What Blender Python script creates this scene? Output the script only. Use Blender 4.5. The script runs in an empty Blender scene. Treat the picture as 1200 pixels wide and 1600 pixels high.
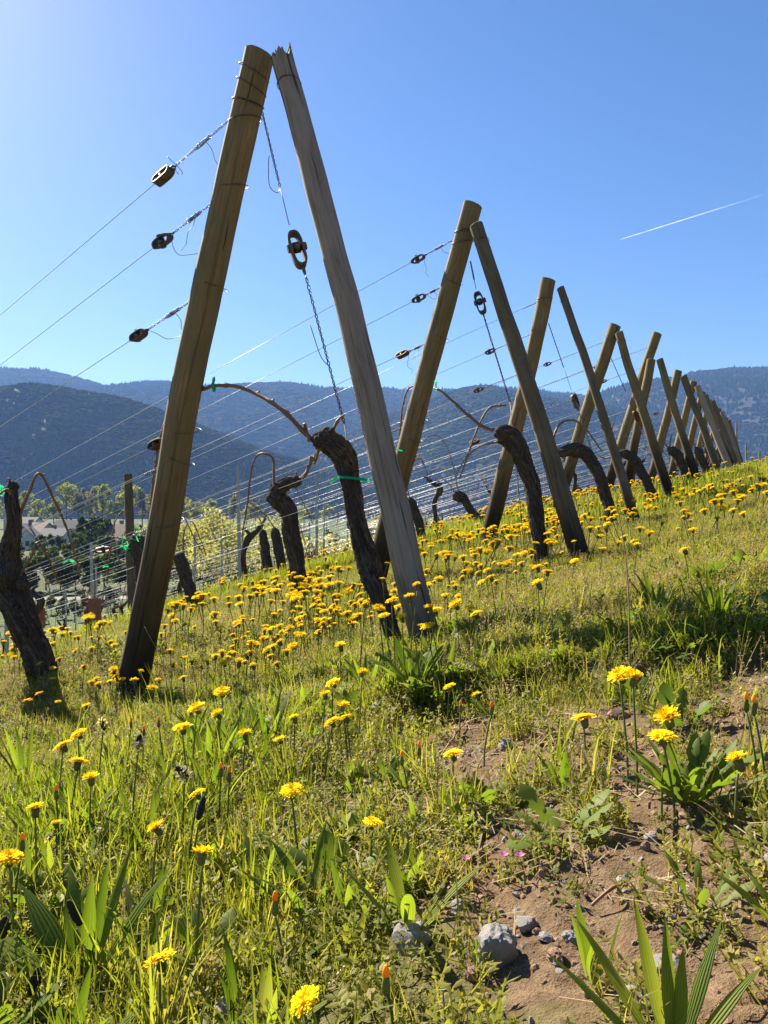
import bpy, math, random
import numpy as np
from mathutils import Vector, Matrix, Euler, Quaternion

SC = bpy.context.scene
COL = SC.collection
R = math.radians
random.seed(7)
rng = np.random.default_rng(11)

# ------------------------------------------------------------------ camera, sky, sun, exposure
H = 0.30                                   # the phone was held a hand's breadth above the weeds
F = 1200.0                                 # focal length in photograph pixels (1200 x 1600)
cam_d = bpy.data.cameras.new('camera')
cam_d.sensor_fit = 'VERTICAL'; cam_d.sensor_height = 36.0; cam_d.lens = 27.0
cam_d.clip_start = 0.02; cam_d.clip_end = 40000
cam = bpy.data.objects.new('camera', cam_d); COL.objects.link(cam)
cam.location = (0, 0, H); cam.rotation_euler = (R(90), 0, 0)
SC.camera = cam

SUN_AZ, SUN_EL = R(-38), R(37)             # azimuth from +Y, negative = to the left
world = bpy.data.worlds.new('World'); SC.world = world; world.use_nodes = True
wn = world.node_tree.nodes; wl = world.node_tree.links
bg = wn['Background']
sky = wn.new('ShaderNodeTexSky'); sky.sky_type = 'NISHITA'; sky.sun_disc = False
sky.sun_elevation = SUN_EL; sky.sun_rotation = SUN_AZ
sky.altitude = 300; sky.air_density = 1.0; sky.dust_density = 0.35; sky.ozone_density = 2.2
hs = wn.new('ShaderNodeHueSaturation'); hs.inputs['Saturation'].default_value = 1.27; hs.inputs['Hue'].default_value = .508
wl.new(sky.outputs[0], hs.inputs['Color']); wl.new(hs.outputs[0], bg.inputs[0]); bg.inputs[1].default_value = 0.0405

sun_d = bpy.data.lights.new('sun', 'SUN'); sun_d.energy = 5.0; sun_d.angle = R(0.53); sun_d.color = (1.0, 0.90, 0.73)
sun = bpy.data.objects.new('sun', sun_d); COL.objects.link(sun)
SUNV = Vector((math.sin(SUN_AZ)*math.cos(SUN_EL), math.cos(SUN_AZ)*math.cos(SUN_EL), math.sin(SUN_EL)))
sun.rotation_euler = SUNV.to_track_quat('Z', 'Y').to_euler()
sun.location = SUNV*50

SC.view_settings.view_transform = 'Standard'; SC.view_settings.look = 'None'
SC.view_settings.exposure = 1.85; SC.view_settings.gamma = 1.0
SC.view_settings.use_curve_mapping = False
SC.render.engine = 'CYCLES'
cy = SC.cycles
cy.use_denoising = True
cy.max_bounces = 6; cy.diffuse_bounces = 3; cy.glossy_bounces = 2; cy.transmission_bounces = 4
cy.transparent_max_bounces = 8; cy.volume_bounces = 0
cy.caustics_reflective = False; cy.caustics_refractive = False
cy.sample_clamp_indirect = 6.0

# ------------------------------------------------------------------ numeric helpers
def _hash(ix, iy, iz, seed):
    n = (ix.astype(np.int64)*374761393 + iy.astype(np.int64)*668265263 + iz.astype(np.int64)*1274126177 + seed*974711) & 0x7fffffff
    n = ((n ^ (n >> 13))*1274126177) & 0x7fffffff
    n = ((n ^ (n >> 16))*668265263) & 0x7fffffff
    return (n & 0xffff)/65535.0
def vnoise(p, seed=0):
    p = np.asarray(p, float); i = np.floor(p).astype(np.int64); f = p-i; f = f*f*(3-2*f)
    o = 0
    for dx in (0, 1):
        wx = f[..., 0] if dx else 1-f[..., 0]
        for dy in (0, 1):
            wy = f[..., 1] if dy else 1-f[..., 1]
            for dz in (0, 1):
                wz = f[..., 2] if dz else 1-f[..., 2]
                o = o+wx*wy*wz*_hash(i[..., 0]+dx, i[..., 1]+dy, i[..., 2]+dz, seed)
    return o*2-1
def fbm(p, octs=4, seed=0, gain=.5):
    p = np.asarray(p, float); a = 1.0; o = 0; s = 0
    for k in range(octs):
        o = o+a*vnoise(p*(2.03**k), seed+k*17); s += a; a *= gain
    return o/s
def n2(x, y, f, octs=3, seed=0):
    x = np.asarray(x, float); y = np.asarray(y, float)
    return fbm(np.stack([x*f, y*f, np.zeros_like(x)+seed*3.7], -1), octs, seed)
def sst(a, b, x):
    t = np.clip((np.asarray(x, float)-a)/(b-a), 0, 1); return t*t*(3-2*t)
def at(px, py, d):
    return Vector(((px-600)/F*d, d, H-(py-800)/F*d))

# ------------------------------------------------------------------ the lie of the land
GA, GB = 0.2586, -0.06                      # hillside: rises to one side, falls gently ahead
CTRL = []                                   # ground contacts read off the posts and vines
for px, py, d in [(662, 1012, 2.34), (908, 875, 4.25), (995, 822, 6.3), (1052, 784, 8.45), (1090, 752, 10.5), (1128, 752, 12.6),
                  (1146, 744, 14.8), (1150, 741, 17.0), (1155, 740, 19.1), (1162, 740, 21.2), (1164, 740, 23.3),
                  (205, 1098, 3.0), (583, 908, 4.9), (757, 842, 7.0), (862, 814, 9.2), (55, 1062, 3.3), (475, 950, 5.6), (845, 890, 4.4),
                  (300, 945, 7.0), (660, 858, 8.2), (745, 814, 9.6), (430, 912, 8.2)]:
    p = at(px, py, d); CTRL.append((p.x, p.y, p.z-(GA*p.x+GB*p.y), 0.22*d+.25))
VALLEY = -10.0
_c = np.array(CTRL); _K = np.exp(-((_c[:, None, 0]-_c[None, :, 0])**2+(_c[:, None, 1]-_c[None, :, 1])**2)/(_c[None, :, 3]*1.3)**2)
CW = np.linalg.solve(_K.T@_K+.008*np.eye(len(_c)), _K.T@_c[:, 2])
BANK = (.06, 1.48, .74, 1.17)
def gz(x, y, fine=False):
    x = np.asarray(x, float); y = np.asarray(y, float)
    base = GA*x+GB*y
    for (cx, cy_, r, s), cw in zip(CTRL, CW): base = base+cw*np.exp(-((x-cx)**2+(y-cy_)**2)/(s*1.3)**2)
    # the little eroded bank: everything on the camera side of the line lies lower
    ax, ay, bx, by = BANK
    L = math.hypot(bx-ax, by-ay); nx, ny = (by-ay)/L, -(bx-ax)/L
    wob = .05*n2(x, y, 5, 2, 5)
    sd = (x-ax)*nx+(y-ay)*ny+wob
    along = ((x-ax)*(bx-ax)+(y-ay)*(by-ay))/(L*L)
    base = base-0.045*sst(-.03, .03, sd)*sst(-.35, .1, along)*(1-sst(.6, 2.5, np.abs(sd)))
    r = np.sqrt(x*x+y*y)
    base = np.where(base > 2.5, 2.5+2.0*np.tanh((base-2.5)/2.0), base)
    k = 2.0
    base = VALLEY+np.logaddexp(0, (base-VALLEY)/k)*k-0.0
    w = sst(45, 130, r)
    z = base*(1-w)+VALLEY*w
    near = 1-sst(8, 40, r)
    z = z+near*(.018*n2(x, y, 1.7, 3, 1)+.010*n2(x, y, 7, 2, 2))+sst(150, 600, r)*1.2*n2(x, y, .006, 3, 8)
    if fine:
        f = 1-sst(2.0, 4.5, r)
        s = soil(x, y)
        z = z+f*(.3+.7*s)*(.009*n2(x, y, 26, 3, 3)+.0075*np.maximum(0, n2(x, y, 70, 2, 4))+.003*n2(x, y, 150, 2, 6))
    return z
def soil(x, y):
    """1 where the red earth lies bare, 0 under a closed sward"""
    n = n2(x, y, 2.6, 3, 21); m = n2(x, y, 9, 2, 22)
    bank = sst(-.10, .12, x+.06*y-.07+.16*n+.07*m)*(1-sst(1.30, 1.54, y+.46*np.asarray(x)))
    patch = sst(.22, .5, n2(x, y, 1.3, 3, 23))*.45*sst(1.4, 2, y)
    return np.clip(np.maximum(bank*(.35+.65*sst(-.3, .2, m+.5*n)), patch), 0, 1)
def gp(x, y):
    return Vector((float(x), float(y), float(gz(x, y))))
def on_ground(px, py, h=0.0):
    """the spot on the ground whose point h above it is seen at this place; returns base point"""
    ds = np.concatenate([np.arange(.34, 3, .01), np.arange(3, 30, .05)])
    x = (px-600)/F*ds; z = H-(py-800)/F*ds
    g = z-(gz(x, ds)+h)
    i = np.argmax(g <= 0)
    if g[i] > 0: i = len(ds)-1
    return Vector((float(x[i]), float(ds[i]), float(gz(x[i], ds[i]))))

# ------------------------------------------------------------------ mesh helpers
class MB:
    def __init__(s): s.v = []; s.f = []; s.m = []; s.t = []; s.n = 0
    def add(s, v, f, m=0, t=None):
        v = np.asarray(v, float).reshape(-1, 3)
        s.v.append(v); s.t.append(np.asarray(t, float) if t is not None else v.copy())
        n = s.n
        for q in f: s.f.append(tuple(int(i)+n for i in q)); s.m.append(m)
        s.n += len(v)
    def mesh(s, name, mats, base=(0, 0, 0), smooth=True):
        me = bpy.data.meshes.new(name)
        v = np.concatenate(s.v)-np.asarray(base, float) if s.v else np.zeros((0, 3))
        me.from_pydata(v.tolist(), [], s.f)
        for m in (mats if isinstance(mats, (list, tuple)) else [mats]): me.materials.append(m)
        if len(set(s.m)) > 1: me.polygons.foreach_set('material_index', np.array(s.m, np.int32))
        if smooth: me.polygons.foreach_set('use_smooth', np.ones(len(s.f), bool))
        a = me.attributes.new('tc', 'FLOAT_VECTOR', 'POINT')
        a.data.foreach_set('vector', np.concatenate(s.t).astype(np.float32).ravel())
        me.update()
        return me
def spline(pts, n):
    """Catmull-Rom through the points, n samples; points may carry extra columns"""
    p = np.asarray(pts, float)
    if len(p) == 2: return p[0]+(p[1]-p[0])*np.linspace(0, 1, n)[:, None]
    e = np.vstack([2*p[0]-p[1], p, 2*p[-1]-p[-2]])
    d = np.r_[0, np.cumsum(np.linalg.norm(np.diff(p[:, :3], axis=0), axis=1))]; u = np.linspace(0, d[-1], n)
    k = np.clip(np.searchsorted(d, u, 'right')-1, 0, len(p)-2)
    t = ((u-d[k])/np.maximum(d[k+1]-d[k], 1e-9))[:, None]
    a, b, c, e4 = e[k], e[k+1], e[k+2], e[k+3]
    return .5*((2*b)+(c-a)*t+(2*a-5*b+4*c-e4)*t*t+(3*b-a-3*c+e4)*t**3)
def frames(p):
    n = len(p); T = np.gradient(p, axis=0); T /= np.maximum(np.linalg.norm(T, axis=1), 1e-12)[:, None]
    U = np.zeros_like(p); a = np.array([0, 0, 1.0]) if abs(T[0, 2]) < .9 else np.array([1.0, 0, 0])
    U[0] = np.cross(T[0], a); U[0] /= np.linalg.norm(U[0])
    for i in range(1, n):
        u = U[i-1]-T[i]*np.dot(U[i-1], T[i]); U[i] = u/max(np.linalg.norm(u), 1e-12)
    return T, U, np.cross(T, U)
def tube(mb, pts, rad, seg=8, m=0, cap=True, shape=None, twist=0.0, s0=0.0):
    """tube along pts; shape(theta, s, R) -> radius factor"""
    p = np.asarray(pts, float)[:, :3]; n = len(p)
    rad = np.broadcast_to(np.asarray(rad, float), (n,))
    T, U, V = frames(p)
    s = s0+np.r_[0, np.cumsum(np.linalg.norm(np.diff(p, axis=0), axis=1))]
    th = np.linspace(0, 2*np.pi, seg, endpoint=False)
    TH, S = np.meshgrid(th, s); RR = np.repeat(rad[:, None], seg, 1)
    TT = TH+twist*S
    rr = RR*(shape(TT, S, RR) if shape else 1.0)
    v = p[:, None, :]+rr[..., None]*(np.cos(TH)[..., None]*U[:, None, :]+np.sin(TH)[..., None]*V[:, None, :])
    tc = np.stack([np.cos(TT)*RR, np.sin(TT)*RR, S], -1)
    f = []
    for i in range(n-1):
        for j in range(seg):
            k = (j+1) % seg
            f.append((i*seg+j, i*seg+k, (i+1)*seg+k, (i+1)*seg+j))
    v = v.reshape(-1, 3); tc = tc.reshape(-1, 3)
    if cap:
        f.append(tuple(range(seg-1, -1, -1))); f.append(tuple((n-1)*seg+j for j in range(seg)))
    mb.add(v, f, m, tc)
    return v
def box(mb, c, s, m=0, rot=None):
    v = np.array([(x, y, z) for z in (-.5, .5) for y in (-.5, .5) for x in (-.5, .5)])*np.asarray(s, float)
    if rot is not None: v = v@np.array(rot).T
    mb.add(v+np.asarray(c, float), [(0, 2, 3, 1), (4, 5, 7, 6), (0, 1, 5, 4), (2, 6, 7, 3), (0, 4, 6, 2), (1, 3, 7, 5)], m)
def ico(sub=1):
    t = (1+5**.5)/2
    v = [(-1, t, 0), (1, t, 0), (-1, -t, 0), (1, -t, 0), (0, -1, t), (0, 1, t), (0, -1, -t), (0, 1, -t), (t, 0, -1), (t, 0, 1), (-t, 0, -1), (-t, 0, 1)]
    v = [tuple(np.array(q)/np.linalg.norm(q)) for q in v]
    f = [(0, 11, 5), (0, 5, 1), (0, 1, 7), (0, 7, 10), (0, 10, 11), (1, 5, 9), (5, 11, 4), (11, 10, 2), (10, 7, 6), (7, 1, 8), (3, 9, 4), (3, 4, 2), (3, 2, 6), (3, 6, 8), (3, 8, 9), (4, 9, 5), (2, 4, 11), (6, 2, 10), (8, 6, 7), (9, 8, 1)]
    for _ in range(sub):
        c = {}; g = []
        def mid(a, b):
            k = (min(a, b), max(a, b))
            if k not in c:
                q = np.array(v[a])+np.array(v[b]); v.append(tuple(q/np.linalg.norm(q))); c[k] = len(v)-1
            return c[k]
        for a, b, d in f:
            x, y, z = mid(a, b), mid(b, d), mid(d, a); g += [(a, x, z), (b, y, x), (d, z, y), (x, y, z)]
        f = g
    return np.array(v), f
def tag(o, label=None, cat=None, group=None, kind=None):
    if label: o['label'] = label
    if cat: o['category'] = cat
    if group: o['group'] = group
    if kind: o['kind'] = kind
    return o
def link(name, me, parent=None, loc=None):
    o = bpy.data.objects.new(name, me); COL.objects.link(o)
    if parent is not None: o.parent = parent
    if loc is not None: o.location = loc
    return o
def empty(name, loc, label, cat, group=None):
    o = bpy.data.objects.new(name, None); COL.objects.link(o); o.location = loc; o.empty_display_size = .05
    return tag(o, label, cat, group)
def copy_tree(o, parent=None):
    c = o.copy(); COL.objects.link(c); c.parent = parent
    for ch in list(o.children):
        copy_tree(ch, c)
    return c

# ------------------------------------------------------------------ materials
class Mat:
    def __init__(s, name):
        s.m = bpy.data.materials.new(name); s.m.use_nodes = True; s.t = s.m.node_tree; s.n = s.t.nodes; s.l = s.t.links
        s.n.clear(); s.out = s.n.new('ShaderNodeOutputMaterial')
    def node(s, t, **k):
        o = s.n.new(t)
        for a, b in k.items(): setattr(o, a, b)
        return o
    def coord(s, kind='tc', scale=(1, 1, 1)):
        if kind == 'tc': a = s.node('ShaderNodeAttribute', attribute_name='tc').outputs['Vector']
        elif kind == 'pos': a = s.node('ShaderNodeNewGeometry').outputs['Position']
        else: a = s.node('ShaderNodeTexCoord').outputs['Object']
        mp = s.node('ShaderNodeMapping'); mp.inputs['Scale'].default_value = scale
        s.l.new(a, mp.inputs[0]); return mp.outputs[0]
    def noise(s, vec, scale, detail=4, rough=.6, dist=0.0):
        t = s.node('ShaderNodeTexNoise'); t.inputs['Scale'].default_value = scale; t.inputs['Detail'].default_value = detail
        t.inputs['Roughness'].default_value = rough; t.inputs['Distortion'].default_value = dist
        s.l.new(vec, t.inputs['Vector']); return t.outputs['Fac']
    def ramp(s, fac, stops):
        r = s.node('ShaderNodeValToRGB'); e = r.color_ramp.elements
        while len(e) < len(stops): e.new(.5)
        for i, (p, c) in enumerate(stops): e[i].position = p; e[i].color = (*c, 1) if len(c) == 3 else c
        s.l.new(fac, r.inputs[0]); return r.outputs['Color']
    def mix(s, fac, a, b, mode='MIX'):
        x = s.node('ShaderNodeMix', data_type='RGBA', blend_type=mode)
        for sock, val in ((x.inputs[0], fac), (x.inputs[6], a), (x.inputs[7], b)):
            if hasattr(val, 'is_linked'): s.l.new(val, sock)
            else: sock.default_value = val if not isinstance(val, tuple) or len(val) == 4 else (*val, 1)
        return x.outputs[2]
    def bump(s, h, strength=.5, dist=.01):
        b = s.node('ShaderNodeBump'); b.inputs['Strength'].default_value = strength; b.inputs['Distance'].default_value = dist
        s.l.new(h, b.inputs['Height']); return b.outputs[0]
    def bsdf(s, col, rough=.8, metal=0.0, normal=None, spec=.3):
        b = s.node('ShaderNodeBsdfPrincipled')
        if hasattr(col, 'is_linked'): s.l.new(col, b.inputs['Base Color'])
        else: b.inputs['Base Color'].default_value = (*col, 1)
        if hasattr(rough, 'is_linked'): s.l.new(rough, b.inputs['Roughness'])
        else: b.inputs['Roughness'].default_value = rough
        b.inputs['Metallic'].default_value = metal; b.inputs['Specular IOR Level'].default_value = spec
        if normal is not None: s.l.new(normal, b.inputs['Normal'])
        return b.outputs[0]
    def done(s, sh):
        s.l.new(sh, s.out.inputs['Surface']); return s.m

def leaf_mat(name, c1, c2, trans=.5, dry=None, gloss=.55, tcol=1.5, ribs=0, spec=.2):
    """thin leaf: reflects and lets light through; colour varies from plant to plant"""
    M = Mat(name)
    oi = M.node('ShaderNodeObjectInfo').outputs['Random']
    n = M.noise(M.coord('pos'), 9.0, 3)
    f = M.node('ShaderNodeMath', operation='ADD'); M.l.new(oi, f.inputs[0]); M.l.new(n, f.inputs[1])
    g = M.node('ShaderNodeMath', operation='MULTIPLY_ADD'); M.l.new(f.outputs[0], g.inputs[0]); g.inputs[1].default_value = .75; g.inputs[2].default_value = -.25
    stops = [(0.1, c1), (.75, c2)]
    if dry: stops.append((.97, dry))
    col = M.ramp(g.outputs[0], stops)
    nrm = None
    if ribs:
        sp = M.node('ShaderNodeSeparateXYZ'); M.l.new(M.node('ShaderNodeAttribute', attribute_name='tc').outputs['Vector'], sp.inputs[0])
        sn = M.node('ShaderNodeMath', operation='MULTIPLY'); M.l.new(sp.outputs[0], sn.inputs[0]); sn.inputs[1].default_value = ribs
        s2 = M.node('ShaderNodeMath', operation='SINE'); M.l.new(sn.outputs[0], s2.inputs[0])
        col = M.mix(M.ramp(s2.outputs[0], [(.35, (0,)*3), (.95, (.45,)*3)]), col, M.mix(1.0, col, (1.6, 1.5, 1.5, 1), 'MULTIPLY')); nrm = M.bump(s2.outputs[0], .5, .0008)
    b = M.bsdf(col, gloss, normal=nrm, spec=spec)
    t = M.node('ShaderNodeBsdfTranslucent')
    tc = M.mix(1.0, col, (tcol*1.02, tcol, tcol*.45, 1), 'MULTIPLY'); M.l.new(tc, t.inputs[0])
    mx = M.node('ShaderNodeMixShader'); mx.inputs[0].default_value = trans
    M.l.new(b, mx.inputs[1]); M.l.new(t.outputs[0], mx.inputs[2])
    return M.done(mx.outputs[0])

def wood_mat(name, light, dark, grey, green=None, base_dark=0.0, scale=1.0):
    M = Mat(name)
    c = M.coord('tc', (1, 1, .055)); c2 = M.coord('tc', (1, 1, .25))
    oi = M.node('ShaderNodeObjectInfo').outputs['Random']
    fine = M.noise(c, 130*scale, 6, .7, .6); big = M.noise(c2, 16, 4, .6)
    col = M.ramp(fine, [(.30, dark), (.52, light), (.75, tuple(min(1, x*1.35) for x in light))])
    col = M.mix(M.ramp(big, [(.42, (0, 0, 0)), (.66, (1, 1, 1))]), col, grey)
    if green:
        gm = M.noise(M.coord('tc', (1, 1, .35)), 9, 4, .6)
        col = M.mix(M.ramp(gm, [(.45, (0, 0, 0)), (.7, (.7, .7, .7))]), col, green)
    crk = M.noise(M.coord('tc', (1, 1, .03)), 75, 3, .5, .4)
    col = M.mix(M.ramp(crk, [(.30, (.85,)*3), (.36, (0, 0, 0))]), col, tuple(x*.22 for x in dark))
    if base_dark:
        sp = M.node('ShaderNodeSeparateXYZ'); M.l.new(M.node('ShaderNodeAttribute', attribute_name='tc').outputs['Vector'], sp.inputs[0])
        a = M.node('ShaderNodeMath', operation='MULTIPLY_ADD'); M.l.new(big, a.inputs[0]); a.inputs[1].default_value = .5; M.l.new(sp.outputs[2], a.inputs[2])
        a2 = M.node('ShaderNodeMath', operation='MULTIPLY'); M.l.new(a.outputs[0], a2.inputs[0]); a2.inputs[1].default_value = .7
        d = M.ramp(a2.outputs[0], [(base_dark*.45, (1, 1, 1)), (base_dark, (0, 0, 0))])
        col = M.mix(d, col, (.030, .022, .015, 1))                 # creosoted, ever-damp foot
    col = M.mix(.35, col, M.mix(1.0, col, M.ramp(oi, [(0, (.6, .6, .62)), (1, (1.25, 1.18, 1.05))]), 'MULTIPLY'))
    vo = M.node('ShaderNodeTexVoronoi'); vo.inputs['Scale'].default_value = 6.5; M.l.new(M.coord('tc', (1, 1, .4)), vo.inputs['Vector'])
    col = M.mix(M.ramp(vo.outputs['Distance'], [(.05, (.85,)*3), (.085, (.25,)*3), (.10, (.7,)*3), (.15, (0,)*3)]), col, tuple(x*.35 for x in dark))   # knots
    hgt = M.mix(.5, fine, crk)
    return M.done(M.bsdf(col, .85, normal=M.bump(hgt, .7, .004), spec=.2))

WOOD = wood_mat('treated_pine', (.235, .165, .080), (.10, .068, .032), (.18, .14, .082), (.13, .118, .052), .95)
WOODG = wood_mat('weathered_grey_pine', (.27, .215, .165), (.12, .094, .072), (.33, .275, .225), None, .42)
WOODD = wood_mat('dark_old_pine', (.14, .105, .066), (.06, .045, .03), (.17, .145, .105), (.10, .095, .05), .6)
def end_mat():
    M = Mat('sawn_end')
    c = M.coord('tc'); w = M.node('ShaderNodeTexWave', wave_type='RINGS', rings_direction='Z'); w.inputs['Scale'].default_value = 45; w.inputs['Distortion'].default_value = 2
    M.l.new(c, w.inputs[0])
    col = M.ramp(w.outputs['Fac'], [(.2, (.075, .06, .04)), (.8, (.16, .13, .09))])
    return M.done(M.bsdf(col, .9, normal=M.bump(w.outputs['Fac'], .4, .003), spec=.15))
SAWN = end_mat()
def bark_mat():
    M = Mat('vine_bark')
    c = M.coord('tc', (1, 1, .12)); f = M.noise(c, 95, 6, .75, 1.2); b = M.noise(M.coord('tc', (1, 1, .4)), 22, 4)
    col = M.ramp(f, [(.30, (.011, .009, .008)), (.5, (.06, .048, .04)), (.68, (.21, .18, .15))])
    col = M.mix(M.ramp(b, [(.45, (0, 0, 0)), (.7, (.8,)*3)]), col, (.075, .058, .046, 1))
    g = M.noise(M.coord('tc'), 14, 3); col = M.mix(M.ramp(g, [(.6, (0, 0, 0)), (.75, (.5,)*3)]), col, (.10, .11, .06, 1))
    return M.done(M.bsdf(col, .95, normal=M.bump(f, 1.0, .006), spec=.1))
BARK = bark_mat()
def cane_mat():
    M = Mat('vine_cane'); f = M.noise(M.coord('tc', (1, 1, .05)), 160, 4); b = M.noise(M.coord('tc'), 9, 2)
    col = M.ramp(f, [(.3, (.12, .055, .028)), (.7, (.30, .17, .09))]); col = M.mix(M.ramp(b, [(.4, (0,)*3), (.7, (.6,)*3)]), col, (.17, .10, .06, 1))
    return M.done(M.bsdf(col, .6, normal=M.bump(f, .3, .001), spec=.3))
CANE = cane_mat()
def metal(name, c, rough, met=1.0, rust=0.0):
    M = Mat(name); n = M.noise(M.coord('pos'), 60, 4, .7)
    col = M.ramp(n, [(.35, tuple(x*.7 for x in c)), (.65, c)])
    if rust:
        r = M.noise(M.coord('pos'), 35, 5, .7); col = M.mix(M.ramp(r, [(.5-rust*.3, (0,)*3), (.62-rust*.2, (.9,)*3)]), col, (.10, .05, .028, 1))
    return M.done(M.bsdf(col, rough, met, M.bump(n, .15, .001), .5))
ZINC = metal('galvanised_wire', (.80, .80, .80), .38, .75)
ZINCD = metal('dull_wire', (.16, .155, .15), .45, .9, .25)
STEEL = metal('galvanised_stake', (.36, .39, .42), .5, .85)
CAST = metal('grey_cast_tensioner', (.10, .105, .11), .6, .4, .12)
RUST = metal('rusty_tensioner', (.10, .075, .06), .65, .6, .6)
def simple(name, c, rough=.7, var=.25, scale=30, spec=.3):
    M = Mat(name); n = M.noise(M.coord('pos'), scale, 4, .65)
    col = M.ramp(n, [(.3, tuple(x*(1-var) for x in c)), (.7, tuple(min(1, x*(1+var)) for x in c))])
    return M.done(M.bsdf(col, rough, normal=M.bump(n, .2, .002), spec=spec))
TIE = leaf_mat('green_plastic_tie', (.01, .36, .22), (.02, .42, .27), .45)
GUARD = simple('orange_plastic_guard', (.24, .085, .05), .6)
STONE = None
def stone_mat(name, a, b, sc=30):
    M = Mat(name); p = M.coord('obj'); n = M.noise(p, sc, 6, .7); v = M.noise(p, sc*6, 3, .6)
    col = M.ramp(n, [(.32, a), (.55, b), (.75, tuple(min(1, x*1.5) for x in b))]); col = M.mix(M.ramp(v, [(.3, (.6,)*3), (.45, (0,)*3)]), col, tuple(x*.5 for x in a))
    h = M.mix(.5, n, v)
    return M.done(M.bsdf(col, .85, normal=M.bump(h, .6, .004), spec=.25))
STONE = stone_mat('grey_stone', (.17, .162, .15), (.31, .295, .275)); STONER = stone_mat('reddish_clod', (.20, .12, .075), (.33, .21, .14))

GRASS = leaf_mat('grass_blade', (.125, .150, .018), (.20, .225, .030), .55, (.30, .25, .09))
GRASSY = leaf_mat('yellowish_grass', (.15, .165, .03), (.23, .215, .05), .5, (.36, .28, .12))
PLANT = leaf_mat('plantain_leaf', (.080, .135, .014), (.145, .20, .022), .55, (.22, .24, .05), ribs=17)
WEED = leaf_mat('low_weed', (.135, .155, .022), (.225, .225, .042), .5, (.26, .20, .07))
SEED = leaf_mat('dry_seed_stalk', (.32, .235, .125), (.44, .34, .19), .35, (.38, .22, .14), .6, 1.0)
STRAW = leaf_mat('straw', (.30, .22, .12), (.42, .33, .19), .2, None, .6, 1.0)
ROS = leaf_mat('rosette_leaf', (.085, .14, .02), (.15, .20, .03), .5)
STEM = leaf_mat('flower_stem', (.10, .14, .035), (.17, .19, .06), .3)
PETAL = leaf_mat('yellow_petal', (.88, .60, .006), (.92, .69, .012), .32, None, .9, 1.05, spec=.05)
BUD = leaf_mat('orange_bud', (.65, .22, .02), (.75, .33, .02), .3, None, .6)
SPIKE = simple('dark_seed_spike', (.035, .028, .022), .9); FUZZ = leaf_mat('pale_fuzz', (.38, .33, .22), (.5, .44, .3), .5, None, .8)
PINK = leaf_mat('pink_petal', (.50, .16, .36), (.58, .22, .42), .4); BLUE = leaf_mat('blue_petal', (.10, .16, .55), (.15, .22, .6), .4)

def ground_mat():
    M = Mat('vineyard_ground')
    p = M.coord('pos')
    a = M.noise(p, 55, 6, .72); b = M.noise(p, 8, 4, .6); c = M.noise(p, 420, 3, .6)
    earth = M.ramp(a, [(.28, (.070, .042, .024)), (.5, (.145, .098, .056)), (.75, (.25, .18, .112))])
    earth = M.mix(M.ramp(c, [(.36, (.7,)*3), (.5, (0,)*3)]), earth, (.10, .06, .04, 1))
    moss = M.ramp(a, [(.3, (.055, .06, .018)), (.7, (.16, .14, .055))])
    att = M.node('ShaderNodeAttribute', attribute_name='soil').outputs['Fac']
    sw = M.node('ShaderNodeMath', operation='MULTIPLY_ADD'); M.l.new(b, sw.inputs[0]); sw.inputs[1].default_value = 1.2
    M.l.new(att, sw.inputs[2])
    near = M.mix(M.ramp(sw.outputs[0], [(.62, (0,)*3), (1.0, (1,)*3)]), moss, earth)
    # far off: meadows and fields of the valley
    fld = M.noise(M.coord('pos', (.012, .03, .01)), 1.0, 3, .5)
    field = M.ramp(fld, [(.35, (.045, .05, .016)), (.5, (.05, .085, .016)), (.62, (.065, .062, .026))])
    far = M.node('ShaderNodeAttribute', attribute_name='far').outputs['Fac']
    col = M.mix(far, near, field)
    h = M.mix(.4, a, c)
    return M.done(M.bsdf(col, .95, normal=M.bump(h, 1.0, .008), spec=.1))
GROUND = ground_mat()

# ------------------------------------------------------------------ ground sheet out to the hills
def build_ground():
    def axis(lo, hi, n, fine):
        u = np.linspace(-1, 1, n); s = np.sign(u)*(np.sinh(np.abs(u)*fine)/np.sinh(fine))
        return np.where(s < 0, -lo*s, hi*s) if lo < 0 else None
    xs = axis(-6000, 6000, 541, 13.0)
    v = np.linspace(0, 1, 950); ys = .30+(np.exp(v*10.0)-1)/(np.exp(10.0)-1)*6800
    ys = np.concatenate([[-30, -8, -3, -1, -.4, 0, .15, .24], ys])
    X, Y = np.meshgrid(xs, ys); Z = gz(X, Y, True)
    ny, nx = X.shape
    V = np.stack([X, Y, Z], -1).reshape(-1, 3)
    idx = np.arange(nx*ny).reshape(ny, nx)
    Q = np.stack([idx[:-1, :-1], idx[:-1, 1:], idx[1:, 1:], idx[1:, :-1]], -1).reshape(-1, 4)
    me = bpy.data.meshes.new('ground')
    me.vertices.add(len(V)); me.vertices.foreach_set('co', V.ravel())
    me.loops.add(Q.size); me.loops.foreach_set('vertex_index', Q.ravel().astype(np.int32))
    me.polygons.add(len(Q)); me.polygons.foreach_set('loop_start', np.arange(0, Q.size, 4, dtype=np.int32))
    me.polygons.foreach_set('use_smooth', np.ones(len(Q), bool))
    me.update(calc_edges=True)
    a = me.attributes.new('soil', 'FLOAT', 'POINT'); a.data.foreach_set('value', soil(X, Y).ravel().astype(np.float32))
    r = np.sqrt(X*X+Y*Y)
    a = me.attributes.new('far', 'FLOAT', 'POINT'); a.data.foreach_set('value', sst(25, 70, r).ravel().astype(np.float32))
    me.materials.append(GROUND)
    tag(link('ground', me), kind='structure')
build_ground()

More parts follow.
